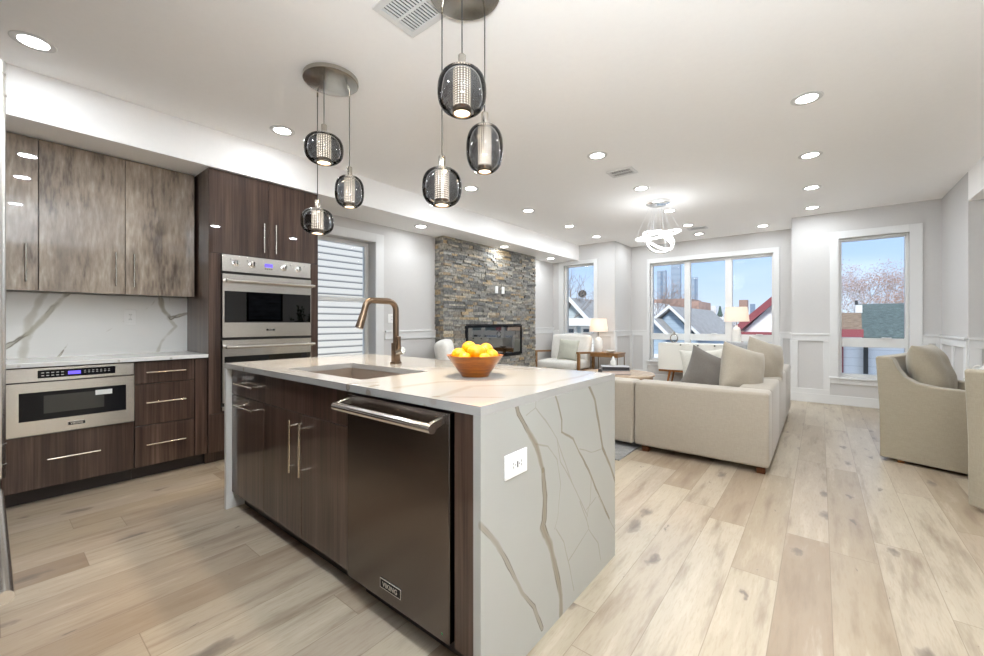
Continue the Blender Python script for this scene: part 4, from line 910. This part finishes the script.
# sectional sofa: corner module x[-1.33,-.30]; long run towards the windows; short run to the left
t_ = thing('sectional_sofa', 'large cream linen sectional sofa with low back, seen from behind its corner', 'sofa', (-.9, 4.8, 0)); off = t_.location
H = .632; BT = .24
MB(off).rbox(-1.330, -.302, 3.722, 3.722+BT, .055, H, r=.028).build('backrest', 'sofa_linen', t_, smooth=60)
MB(off).rbox(-2.40, -1.338, 3.722, 3.722+BT, .055, H-.004, r=.028).build('backrest', 'sofa_linen', t_, smooth=60)
for (a, b) in ((3.722+BT-.004, 4.74), (4.746, 5.66), (5.666, 6.55)):
    MB(off).rbox(-.302-BT, -.302, a, b, .055, H, r=.026).build('backrest', 'sofa_linen', t_, smooth=60)
    MB(off).rbox(-1.33, -.302-BT-.002, a, b, .055, .27, r=.02).build('seat_base', 'sofa_linen', t_, smooth=60)
    MB(off).rbox(-1.345, -.302-BT-.004, a+.004, b-.004, .272, .43, r=.05, bulge=.012).build('seat_cushion', 'sofa_linen', t_, smooth=60)
MB(off).rbox(-2.40, -1.338, 3.722+BT+.002, 4.74, .055, .27, r=.02).build('seat_base', 'sofa_linen', t_, smooth=60)
MB(off).rbox(-2.395, -1.352, 3.722+BT+.004, 4.76, .272, .43, r=.05, bulge=.012).build('seat_cushion', 'sofa_linen', t_, smooth=60)
for (x, y) in ((-.36, 3.79), (-1.24, 3.79), (-2.3, 3.79), (-1.24, 4.6), (-2.3, 4.6), (-.36, 6.48), (-1.24, 6.48), (-.36, 5.2)):
    z_ = .0 if x > -1.3 else .012
    MB(off).box(x-.03, x+.03, y-.03, y+.03, z_, .056).build('leg', 'leg_wood', t_, bev=.004)
def ppos(px, py, y):
    q = at(px, py, y=y); return (q.x, y, q.z)
pillow('dark taupe throw pillow with a peaked corner, nearest in the sofa corner', 'pillow_dark', .44, .44, .16, ppos(708, 374, 4.16), (R(-16), R(24), R(28)), 3, pinch=.14)
pillow('plump beige throw pillow beside the dark taupe one on the sofa back', 'pillow_beige', .46, .46, .20, ppos(742, 371, 4.27), (R(-10), R(16), R(50)), 5, pinch=.08)
pillow('plump beige throw pillow farther along the sofa back near the windows', 'pillow_beige', .46, .46, .20, ppos(765, 362, 4.95), (R(-10), R(14), R(56)), 9, pinch=.08)
pillow('pale sage throw pillow half hidden behind the dark taupe pillow', 'pillow_pale', .44, .42, .13, ppos(704, 369, 4.42), (R(-18), R(-4), R(14)), 12, pinch=.12)
pillow('grey and white patterned pillow farthest along the sofa, by the lamp', 'pillow_gray', .44, .42, .13, ppos(746, 357, 5.75), (R(-16), 0, R(40)), 14)

# slipcovered armchairs (local: faces +x)
def slip_chair(label, loc, rz, pl_label):
    t_ = thing('slipcovered_armchair', label, 'armchair', loc, rz, 'slipcovered armchairs')
    Wd, D0, D1 = .80, -.42, .41
    side = [(D0-.02, .025), (D0-.025, .45), (D0-.045, .80), (D0-.05, .868), (D0-.035, .882), (D0+.035, .878), (D0+.06, .855), (D0+.085, .79), (D0+.13, .72), (D0+.20, .675), (D0+.32, .655), (D0+.55, .645), (D1-.02, .635), (D1, .615), (D1, .025)]
    for s_, nm in ((-1, 'side_panel'), (1, 'side_panel')):
        MB().prism(side, 'y', s_*Wd/2, s_*(Wd/2-.11)).build(nm, 'chair_linen', t_, bev=.018, seg=3)
    MB().prism([(D0-.02, .025), (D0-.045, .80), (D0-.05, .868), (D0-.035, .882), (D0+.035, .878), (D0+.10, .45), (D0+.12, .025)], 'y', -Wd/2+.10, Wd/2-.10).build('backrest', 'chair_linen', t_, bev=.018, seg=3)
    MB().rbox(D0+.11, D1-.005, -Wd/2+.105, Wd/2-.105, .025, .34, r=.02).build('seat_base', 'chair_linen', t_, smooth=60)
    MB().rbox(D0+.10, D1+.015, -Wd/2+.115, Wd/2-.115, .342, .47, r=.045, bulge=.012).build('seat_cushion', 'chair_linen', t_, smooth=60)
    c_ = pillow_mesh(.56, .52, .24, 21, pinch=.05).build('back_cushion', 'chair_linen', t_, loc=(D0+.205, 0, .735), smooth=180); c_.rotation_euler = (R(-14), 0, R(90))
    c_.modifiers.new('weld', 'WELD').merge_threshold = .0004; c_.modifiers.new('sub', 'SUBSURF').render_levels = 1
    for sx in (D0+.10, D1-.06):
        for sy in (-Wd/2+.06, Wd/2-.06): MB().box(sx-.02, sx+.02, sy-.02, sy+.02, 0, .03).build('foot', 'walnut', t_)
    return t_
slip_chair('oatmeal slipcovered armchair in side view before the right window', (.945, 5.03, 0), R(-20), '')
slip_chair('oatmeal slipcovered armchair cut by the right edge of the photo', (1.315, 3.87, 0), R(42), '')

# white armchairs with wooden frames (local: faces -y)
def frame_chair(label, loc, rz):
    t_ = thing('wooden_frame_armchair', label, 'armchair', loc, rz, 'white armchairs with wooden frames')
    w2 = .45
    for s_ in (-1, 1):
        x0 = s_*w2; mb = MB()
        mb.box(x0-.022, x0+.022, -.36, -.30, 0, .60).prism([(.30, 0), (.36, 0), (.36, .57), (.30, .57)], 'x', x0-.022, x0+.022)
        mb.prism([(-.38, .60), (-.38, .635), (.42, .60), (.42, .565)], 'x', x0-.028, x0+.028)
        mb.box(x0-.018, x0+.018, -.30, .30, .24, .29)
        mb.build('side_frame', 'light_oak', t_, bev=.004)
    MB().box(-w2+.02, w2-.02, -.33, -.30, .23, .28).box(-w2+.02, w2-.02, .28, .31, .23, .28).build('rail', 'light_oak', t_, bev=.003)
    MB().rbox(-.415, .415, -.37, .30, .285, .45, r=.05, bulge=.02).build('seat_cushion', 'white_fabric', t_, smooth=60)
    b_ = MB().rbox(-.41, .41, -.085, .085, -.26, .26, r=.06, bulge=.02).build('back_cushion', 'white_fabric', t_, loc=(0, .285, .665), smooth=60); b_.rotation_euler = (R(-12), 0, 0)
    return t_
frame_chair('white upholstered armchair with wooden arms between fireplace and side table', (-3.885, 7.08, 0), R(2))
frame_chair('white armchair with wooden frame behind the fruit bowl, before the stone wall', (-3.76, 4.14, 0), R(128))
pillow('sage grey throw pillow on the white armchair beside the side table', 'pillow_sage', .42, .42, .13, (at(569.5, 350, y=6.98).x, 6.93, .655), (R(-14), R(4), R(8)), 31)

# rug, coffee table, books, ornament
tag(MB((-2.5, 4.9, 0)).box(-3.75, -1.325, 3.36, 6.3, 0, .011).build('area_rug', 'rug_grey', None, loc=(-2.5, 4.9, 0)), 'grey area rug under the sofa and coffee table', 'rug')
cx, cy = -2.32, 5.84
t_ = thing('coffee_table', 'round light wood coffee table behind the island corner', 'coffee table', (cx, cy, .011))
wood('oak_top', [(.3, srgb('#a58d74')), (.6, srgb('#bfa88e')), (.75, srgb('#cbb69d'))], scale=(20, 2, 20), gloss=.25, coat=.3)
MB().lathe([(.0001, .385), (.49, .385), (.505, .392), (.505, .418), (.50, .424), (.0001, .424)], n=64).build('tabletop', 'oak_top', t_, smooth=40)
MB().shell([(.46, .335), (.48, .335), (.48, .385), (.46, .385)], n=64).build('apron', 'light_oak', t_, smooth=40)
MB().lathe([(.0001, .10), (.40, .10), (.40, .12), (.0001, .12)], n=48).build('lower_shelf', 'light_oak', t_, smooth=40)
for k in range(4):
    a_ = PI/4+k*PI/2; MB().tube([(.42*math.cos(a_), .42*math.sin(a_), 0), (.44*math.cos(a_), .44*math.sin(a_), .385)], .02, 12).build('leg', 'light_oak', t_, smooth=40)
def book(label, c, w_, d_, h_, rz, cover, page='book_pages'):
    t_ = thing('book', label, 'book', c, rz, 'books on the coffee table')
    MB().box(-w_/2, w_/2, -d_/2, d_/2, h_-.004, h_).box(-w_/2, w_/2, -d_/2, d_/2, 0, .004).box(-w_/2, -w_/2+.004, -d_/2, d_/2, .004, h_-.004).build('cover', cover, t_, bev=.001)
    MB().box(-w_/2+.005, w_/2-.006, -d_/2+.006, d_/2-.006, .0045, h_-.0045).build('pages', page, t_)
bc2 = at(614, 371, z=.46); bx_, by_ = bc2.x*.985, bc2.y*.985
book('dark covered book at the bottom of the stack on the coffee table', (bx_, by_, .4355), .40, .28, .055, R(35), 'book_dark')
book('grey book with black spine on top of the stack', (bx_+.01, by_+.01, .491), .38, .26, .052, R(28), 'book_grey', 'book_dark')
mb = MB(); mb.lathe([(.0001, 0), (.035, 0), (.045, .02), (.05, .05), (.03, .085), (.016, .10), (.018, .12), (.008, .135), (.0001, .137)], n=20, sy=.6)
tag(mb.build('ornament', 'ceramic', None, loc=(bx_-.02, by_+.02, .5435), smooth=50), 'small white ceramic ornament standing on the grey book', 'ornament')
# side table with lamp
def table_lamp(label, loc, hb, rb, sh_z0, sh_h, r1, r2, watts):
    t_ = thing('table_lamp', label, 'lamp', loc)
    pf = [(.0001, 0), (rb*.82, 0), (rb*.9, .01), (rb, hb*.25), (rb*.97, hb*.7), (rb*.75, hb*.86), (rb*.28, hb*.93), (rb*.26, hb), (.0001, hb)]
    MB().lathe(pf, n=32).build('base', 'ceramic', t_, smooth=50)
    MB().tube([(0, 0, hb), (0, 0, sh_z0+sh_h*.35)], .006, 10).build('stem', 'nickel', t_)
    MB().shell([(r1, sh_z0), (r2, sh_z0+sh_h), (r2-.003, sh_z0+sh_h), (r1-.003, sh_z0)], n=48).build('lamp_shade', 'lamp_shade', t_, smooth=50)
    bm = bmesh.new(); bmesh.ops.create_uvsphere(bm, u_segments=16, v_segments=10, radius=.03); bm.transform(T((0, 0, sh_z0+sh_h*.5)))
    light('lamp_bulb', 'POINT', (0, 0, sh_z0+sh_h*.5), watts, (1, .88, .76), .03, t_)
    return t_
sy = 7.33; sx = at(606, 350, y=7.33).x+.03
t_ = thing('side_table', 'small wooden side table with thin dark legs holding the corner lamp', 'side table', (sx, sy, 0)); tw, td = .275, .19
MB().box(-tw, tw, -td, td, .585, .61).box(-tw+.01, tw-.01, -td+.01, td-.01, .53, .585).build('tabletop', 'light_oak', t_, bev=.003)
for (a, b) in ((-1, -1), (1, -1), (1, 1), (-1, 1)): MB().tube([(a*(tw-.02), b*(td-.02), 0), (a*(tw-.02), b*(td-.02), .53)], .009, 10).build('leg', 'bronze', t_)
lx = at(598.5, 350, y=7.33).x
table_lamp('white ceramic table lamp with pale shade on the small side table', (lx, 7.33, .61), .30, .075, .385, .25, .175, .145, 1.1)
tag(MB().lathe([(.0001, 0), (.05, 0), (.085, .03), (.09, .05), (.085, .05), (.05, .012), (.0001, .008)], n=24).build('small_bowl', 'ceramic', None, loc=(lx+.27, 7.24, .61), smooth=50), 'small pale bowl beside the lamp on the side table', 'bowl')
# credenza under the big window
CX0, CX1, CY0, CY1 = -2.41, -.92, 8.04, 8.435
t_ = thing('credenza', 'low white lacquer credenza on splayed wooden legs under the big window', 'sideboard', ((CX0+CX1)/2, 8.24, 0)); off = t_.location
MB(off).box(CX0, CX1, CY0+.02, CY1, .285, .785).build('body', 'lacquer', t_, bev=.003)
def cf(nm, x0, x1, z0, z1, kx=None, kz=None):
    d_ = MB(off).box(x0+.002, x1-.002, CY0, CY0+.019, z0+.002, z1-.002).build(nm, 'lacquer', t_, bev=.0015)
    if kx is not None: MB(off).tube([(kx, CY0, kz), (kx, CY0-.022, kz)], .013, 12).build('knob', 'black_gloss', d_)
s1, s2 = at(683, 344, y=CY0).x, at(713.5, 345, y=CY0).x
cf('door', CX0, s1, .285, .783, at(681.3, 344, y=CY0).x-.01, .757); cf('door', s2, CX1, .285, .783, s2+.02, .757)
for (z0, z1) in ((.285, .45), (.45, .62), (.62, .783)): cf('drawer', s1, s2, z0, z1, (s1+s2)/2, z1-.03)
MB(off).box(CX0+.0, CX1-.0, CY0+.03, CY0+.07, .245, .283).box(CX0, CX1, CY1-.07, CY1-.03, .245, .283).build('base_rail', 'walnut', t_, bev=.003)
for (x, y) in ((CX0+.20, CY0+.05), (CX1-.20, CY0+.05), (CX0+.20, CY1-.05), (CX1-.20, CY1-.05)):
    s_ = -1 if x < -1.7 else 1
    MB(off).tube([(x, y, .26), (x+s_*.05, y, 0)], .024, 12, r2=.014).build('leg', 'walnut', t_, smooth=40)
table_lamp('white ceramic table lamp with pale shade on the white credenza', (at(736.5, 340, y=8.24).x, 8.24, .785), .34, .07, .40, .255, .195, .165, .9)
t_ = thing('ring_sculpture', 'small metal ring sculpture standing at the left end of the credenza', 'sculpture', (at(674, 340, y=8.2).x, 8.2, .785))
MB().box(-.04, .04, -.03, .03, 0, .015).build('base', 'chrome', t_, bev=.002)
r2_ = .065; MB().tube([(r2_*math.cos(R(a_)), 0, .085+r2_*math.sin(R(a_))*1.15) for a_ in range(0, 361, 12)], .010, 10, cap=False).tube([(0, 0, .155), (.004, 0, .22)], .020, 10, r2=.006).build('ring', 'nickel', t_, smooth=50)
t_ = thing('round_side_table', 'small round table beside the right-edge armchair, under the white vase', 'side table', (1.24, 6.05, 0))
t_.location.x = .98; 
t_.location = (.955, 5.95, 0)
bpy.data.objects.remove(t_)
t_ = thing('round_side_table', 'small round white table behind the right-edge armchair, holding the vase', 'side table', (1.30, 5.95, 0))
MB().lathe([(.0001, .60), (.22, .60), (.22, .625), (.0001, .625)], n=40).build('tabletop', 'lacquer', t_, smooth=40)
MB().lathe([(.0001, 0), (.15, 0), (.15, .015), (.02, .03), (.018, .60), (.0001, .60)], n=24).build('pedestal', 'lacquer', t_, smooth=40)
t_ = thing('white_vase', 'white ceramic vase with a looped handle at the right edge', 'vase', (1.235, 5.93, .625))
MB().lathe([(.0001, 0), (.045, 0), (.065, .05), (.06, .10), (.03, .14), (.035, .16), (.03, .16), (.0001, .12)], n=24).build('body', 'ceramic', t_, smooth=50)
MB().tube([(-.055+.03*math.cos(R(a_))-.01, 0, .10+.035*math.sin(R(a_))) for a_ in range(70, 291, 20)], .007, 8).build('handle', 'ceramic', t_, smooth=50)
# seen only mirrored in the oven window: picture and plant on the right-hand wall
t_ = thing('framed_picture', 'dark framed abstract picture on the right wall, mirrored in the oven window', 'picture', (X2-.01, 4.18, 1.2)); off = t_.location
MB(off).box(X2-.03, X2-.001, 3.78, 3.82, 1.2, 1.92).box(X2-.03, X2-.001, 4.54, 4.58, 1.2, 1.92).box(X2-.03, X2-.001, 3.82, 4.54, 1.2, 1.24).box(X2-.03, X2-.001, 3.82, 4.54, 1.88, 1.92).build('frame', 'black_gloss', t_)
MB(off).box(X2-.02, X2-.001, 3.82, 4.54, 1.24, 1.88).build('canvas', 'picture_dark', t_)
t_ = thing('console_table', 'dark console table against the right wall below the picture', 'table', (2.35, 4.9, 0))
MB().box(-.2, .2, -.6, .6, .74, .78).build('tabletop', 'dark_wood', t_, bev=.003)
for a in (-1, 1):
    for b in (-1, 1): MB().box(a*.17-.02, a*.17+.02, b*.56-.02, b*.56+.02, 0, .74).build('leg', 'dark_wood', t_)
t_ = thing('potted_branches', 'dark leafy branches in a vase on the console, mirrored in the oven window', 'plant', (2.35, 5.05, .78))
MB().lathe([(.0001, 0), (.06, 0), (.09, .08), (.05, .18), (.055, .20), (.045, .20), (.0001, .1)], n=24).build('vase', 'ceramic', t_, smooth=50)
rs = random.Random(4); mb = MB(); ml = MB()
for i in range(16):
    a_ = rs.uniform(0, 6.28); sp_ = rs.uniform(.1, .42); top = Vector((math.cos(a_)*sp_*.4, math.sin(a_)*sp_, rs.uniform(.4, .8))); pts = [Vector((0, 0, .15)), top*.5+Vector((0, 0, .12)), top]
    mb.tube(pts, .004, 5)
    for k in range(14):
        q = pts[1].lerp(pts[2], k/13); d = Vector((rs.uniform(-1, 1), rs.uniform(-1, 1), rs.uniform(-.3, 1))).normalized()*.06; n_ = d.cross(Vector((rs.random(), rs.random(), rs.random()))).normalized()*.018
        ml.add([q, q+d*.5+n_, q+d, q+d*.5-n_], [(0, 1, 2, 3)])
mb.build('stems', 'stem', t_); ml.build('leaves', 'leaf_green', t_)

# ------------------------------------------------------------ outside
struct(MB().box(-90, 60, 9.2, 900, -3.6, -3.5).box(-60, -4.9, -5, 9.2, -3.6, -3.5).build('ground', 'ground_out'))
# neighbour's clapboard wall beyond the kitchen window
tag(MB((-8.7, 5, -3.5)).box(-8.9, -8.6, 0, 12.0, -3.5, 6).build('neighbour_house', siding('siding_side', '#f7ecdb', .150, 1.0, line_col='#1c1d20', w=.34), None, loc=(-8.7, 5, -3.5)), 'white clapboard side of the neighbouring house beyond the kitchen window', 'house')
def gable(name, label, pk, eL, eR, Y, depth, wallm, roofm, trimm, cat='house', ov=.2, base=-3.5, tw=.05, extra=None, zcut=None):
    """gable house facing the room: pk/eL/eR pixel peak and eave points of the photo at plane Y"""
    p, l_, r_ = (at(*q, y=Y) for q in (pk, eL, eR))
    t_ = thing(name, label, cat, (p.x, Y+depth/2, base)); off = t_.location
    MB(off).prism([(l_.x+.15, base), (r_.x-.15, base), (r_.x-.15, r_.z-.12), (p.x, p.z-.14), (l_.x+.15, l_.z-.12)], 'y', Y, Y+depth).build('wall', wallm, t_)
    th = .10
    mb = MB(off)
    for q in (l_, r_): mb.prism([(p.x, p.z-.0), (p.x, p.z-.12), (q.x, q.z-.12), (q.x, q.z)], 'y', Y-ov, Y+depth+.2)
    mb.build('roof', roofm, t_)
    mb = MB(off)
    for q in (l_, r_): mb.prism([(p.x, p.z+.03), (p.x, p.z-tw-.03), (q.x, q.z-tw-.03), (q.x, q.z+.03)], 'y', Y-ov-.05, Y-ov)
    mb.build('rake_board', trimm, t_)
    if extra: extra(t_, off, p, l_, r_)
    return t_
gable('blue_house', 'blue clapboard house with grey gabled roof beyond the big window, the larger gable', (671, 306), (640, 331), (703, 336), 14.5, 6.5, 'siding_blue', 'roof_grey', 'vinyl')
def small_extra(t_, off, p, l_, r_):
    q0 = at(652.5, 371, y=13.7); q1 = at(664, 358, y=13.7)
    MB(off).box(q0.x-.4, q1.x, 13.66, 13.7, q1.z-.05, q1.z+.12).build('window_head', 'vinyl', t_)
    MB(off).box(q0.x-.3, q1.x, 13.65, 13.7, q0.z, q1.z-.05).build('window', 'pane_dark', t_)
gable('blue_house', 'small front gable of blue clapboard in the lower left of the big window', (654.8, 318.4), (640, 332), (672, 336), 13.7, .55, 'siding_blue', 'roof_grey', 'vinyl', extra=small_extra, tw=.07)
def white_extra(t_, off, p, l_, r_):
    q = at(745, 332.5, y=12.8); MB(off).box(l_.x-.1, r_.x+.1, 12.62, 12.8, q.z-.12, q.z+.02).build('trim_band', 'red_trim', t_)
gable('white_house', 'white clapboard house with red roof edges at the right of the big window', (775, 296), (737, 327), (812, 328), 12.8, 4, 'siding_white', 'red_trim', 'red_trim', extra=white_extra, tw=.16)
def grey_extra(t_, off, p, l_, r_):
    Y = 12.0; q = at(575, 322, y=Y)
    MB(off).box(l_.x-.2, r_.x+.5, Y-.3, Y-.01, q.z-.12, q.z+.12).build('cornice', 'vinyl', t_)
    for (a, b, c, d) in ((568, 576, 329, 340), (583, 592, 329, 333), (584, 593, 340, 352)):
        u, v = at(a, d, y=Y), at(b, c, y=Y)
        w = MB(off).box(u.x-.05, v.x+.05, Y-.06, Y, u.z-.05, v.z+.08).build('window_frame', 'vinyl', t_); MB(off).box(u.x+.05, v.x-.05, Y-.08, Y-.06, u.z+.03, v.z).build('pane', 'pane_dark', w)
gable('grey_blue_house', 'pale grey-blue gabled house seen through the narrow left window', (572.4, 297.8), (556, 322), (592.5, 320), 12.0, 7, 'siding_grey_blue', 'roof_grey', 'vinyl', extra=grey_extra, tw=.09)
p = at(582.5, 295, y=12.9)
t_ = thing('satellite_dish', 'dark satellite dish on the grey roof in the left window', 'satellite dish', p)
d_ = MB().lathe([(.0001, 0), (.08, .008), (.135, .03), (.14, .035), (.13, .037), (.07, .02), (.0001, .012)], n=28).build('dish', 'black_matte', t_, loc=(0, 0, .03), smooth=50); d_.rotation_euler = (R(70), 0, R(20))
MB().tube([(0, 0, -.35), (0, 0, .03)], .02, 8).build('mast', 'mark_grey', t_)
# right window: shingled roofs, white house
A, B = at(862.5, 337, y=13), at(912, 306, y=13)
t_ = thing('teal_roof_house', 'house with teal shingled roof seen in the right window', 'house', ((A.x+B.x)/2, 14, -3.5)); off = t_.location
MB(off).prism([(13, A.z-.6), (13, A.z), (14.6, B.z+.12), (16.2, A.z), (16.2, A.z-.6)], 'x', A.x, A.x+3.2).build('roof', 'roof_teal', t_)
MB(off).box(A.x+.05, A.x+3.1, 13.05, 16.1, -3.5, A.z-.6).build('wall', 'siding_white', t_)
MB(off).prism([(13.0, A.z-.02), (14.6, B.z+.16), (14.6, B.z+.22), (13.0, A.z+.06)], 'x', A.x-.06, A.x).build('rake_board', 'black_matte', t_)
A, B = at(836, 335, y=11.8), at(862, 312.5, y=11.8)
t_ = thing('shingled_building', 'brown shingled building with a red band in the right window', 'house', ((A.x+B.x)/2, 12.2, -3.5)); off = t_.location
MB(off).prism([(11.8, A.z+.1), (11.8, A.z+.12), (12.0, B.z), (12.8, B.z), (12.8, A.z)], 'x', A.x, B.x).build('shingle_front', 'shingle_brown', t_)
MB(off).box(A.x-.03, B.x+.02, 11.72, 12.8, A.z-.04, A.z+.13).build('trim_band', 'red_trim', t_)
MB(off).box(A.x, B.x, 11.8, 12.8, -3.5, A.z-.04).build('wall', 'siding_white', t_)
q0, q1 = at(855, 313, y=12.4), at(862, 305, y=12.4)
MB(off).box(q0.x, q1.x, 12.3, 12.7, q0.z, q1.z).build('chimney', 'far_white', t_)
A, B = at(841, 378, y=10.6), at(912, 343, y=10.6)
t_ = thing('white_porch_wall', 'white clapboard wall with a dark downspout, low in the right window', 'house', ((A.x+B.x)/2, 10.7, -3.5)); off = t_.location
MB(off).box(A.x-.3, B.x, 10.6, 10.9, -3.5, B.z+.05).build('wall', 'siding_white', t_)
u, v = at(863.5, 350, y=10.55), at(868, 350, y=10.55); MB(off).box(u.x, v.x, 10.5, 10.6, -3.5, B.z+.05).build('downspout', 'slot_dark', t_)
u, v = at(842, 350, y=10.55), at(843.5, 350, y=10.55); MB(off).box(u.x, v.x, 10.55, 10.6, -3.5, B.z+.05).build('corner_board', 'red_trim', t_)
# skyline
def tower(label, x0, x1, ytop, Y, mat, stripe=None, cat='skyscraper', name='skyscraper', ybot=322, d=None):
    a, b = at(x0, ytop, y=Y), at(x1, ytop, y=Y); dd = d or (b.x-a.x)*.6
    t_ = thing(name, label, cat, ((a.x+b.x)/2, Y+dd/2, -3.5)); off = t_.location
    m_ = MB(off).box(a.x, b.x, Y, Y+dd, -3.5, a.z).build('shaft', mat, t_)
    if stripe:
        c_, e_ = at(stripe[0], ytop, y=Y), at(stripe[1], ytop, y=Y); MB(off).box(c_.x, e_.x, Y-dd*.03, Y, -3.5, a.z*.98).build('glazing_strip', 'tower_dark', t_)
    return t_
tower('grey glass skyscraper with a dark central strip, leftmost on the skyline', 657, 665.5, 271, 600, 'tower_glass', (660.5, 663))
tower('tallest pale glass skyscraper, its top cut by the window head', 671, 680, 258, 650, 'tower_glass')
tower('glass skyscraper standing just right of the window mullion', 690.5, 697, 277.5, 560, 'tower_glass', (694.5, 696.5))
tower('tiny blue tower on the horizon above the lamp', 750, 755, 304, 500, 'tower_dark')
tower('long reddish-brown brick building below the skyscrapers', 652, 688, 299.5, 60, 'far_brown', name='brick_building', cat='building', d=8)
tower('brown flat-roofed block right of the reddish building', 686, 699, 301.5, 48, 'far_brown', name='brick_building', cat='building', d=6)
tower('white low building left in the big window', 652, 657, 303, 40, 'far_white', name='white_building', cat='building', d=4)
tower('pale stepped buildings in the distance right of centre', 708, 716, 306, 55, 'far_white', name='white_building', cat='building', d=5)
tower('pale distant building beside the conifer', 714, 722, 309, 70, 'far_white', name='white_building', cat='building', d=5)
tower('brown brick chimney stack rising above the lamp shade', 739, 747, 300, 22, 'far_brown', name='chimney_stack', cat='chimney', d=.5)
tower('low pale roofs at the foot of the hill', 716, 733, 317, 35, 'far_white', name='white_building', cat='building', d=4)
# trees
def tree(label, base, h, spread, seed, depth=6, leaves=0, leafm='leaf_red', r0=.07, up=.75, low=.35, name='bare_tree'):
    rs = random.Random(seed); t_ = thing(name, label, 'tree', base); mb = MB(); ml = MB()
    def br(p_, d, L, r_, k):
        q = p_+d*L; mb.tube([p_, p_.lerp(q, .5)+Vector((rs.uniform(-1, 1), rs.uniform(-1, 1), rs.uniform(-1, 1)))*L*.05, q], r_, 5 if k > 2 else 3, cap=False, r2=r_*.68)
        if k == 0 or L < .05:
            for _ in range(leaves):
                c_ = q+Vector((rs.uniform(-1, 1), rs.uniform(-1, 1), rs.uniform(-1, 1)))*.16; s_ = .020; n_ = Vector((rs.uniform(-1, 1), rs.uniform(-1, 1), rs.uniform(-1, 1))).normalized(); u_ = n_.orthogonal().normalized()*s_; v_ = n_.cross(u_)
                ml.add([c_-u_, c_-v_, c_+u_, c_+v_], [(0, 1, 2, 3)])
            return
        for _ in range(3 if k > 1 else rs.choice((2, 3))):
            nd = (d*up+Vector((rs.uniform(-1, 1), rs.uniform(-1, 1), rs.uniform(-.35, .7)))*spread).normalized(); br(q, nd, L*rs.uniform(.66, .84), r_*.62, k-1)
    br(Vector((0, 0, 0)), Vector((0, 0, 1)), h*low, r0, depth); mb.build('trunk_and_branches', 'bark', t_)
    if leaves: ml.build('leaves', leafm, t_)
    return t_
b1 = at(853, 310, y=24); tree('wide bare tree with reddish remaining leaves in the right window', (b1.x-.1, 24, -3.5), 4.15, .9, 5, 7, 6, low=.50, r0=.05)
b2 = at(912, 300, y=20); tree('reddish leaved tree cut by the right side of the right window', (b2.x+.7, 20, -3.5), 4.4, .9, 8, 7, 6, low=.45, r0=.05)
b3 = at(556, 300, y=11.2); tree('leafless tree whose twigs cross the upper left of the left window', (b3.x-1.4, 10.6, -3.5), 5.6, .8, 15, 6, 0, r0=.06, low=.38)
b4 = at(596, 300, y=17); tree('leafless tree behind the grey-blue house in the left window', (b4.x+1.0, 22, -3.5), 5.4, .8, 19, 6, 2, low=.38)
b5 = at(703, 312, y=30); tree('bare thicket behind the blue roof, middle of the big window', (b5.x, 31, -3.5), 4.3, .8, 23, 6, 3, low=.38)
b6 = at(660, 312, y=32); tree('bare brownish tree in front of the brick building, left in the big window', (b6.x, 36, -3.5), 4.4, .8, 27, 6, 4, low=.38)
b7 = at(728, 312, y=28); tree('bare tree left of the lamp shade in the big window', (b7.x, 29, -3.5), 4.2, .8, 33, 6, 3, low=.36)
b8 = at(720, 312, y=36)
t_ = thing('conifer_tree', 'small dark green conifer among the pale distant buildings', 'tree', (b8.x, 36, -3.5)); mb = MB(); rs = random.Random(2)
for i in range(9):
    z_ = 1.2+i*.5; r_ = 1.1-i*.11; mb.lathe([(r_, 0), (r_*.55, .35), (.05, .75)], (0, 0, z_), n=11)
mb.build('crown', 'conifer', t_); MB().tube([(0, 0, 0), (0, 0, 3)], .12, 8).build('trunk', 'bark', t_)
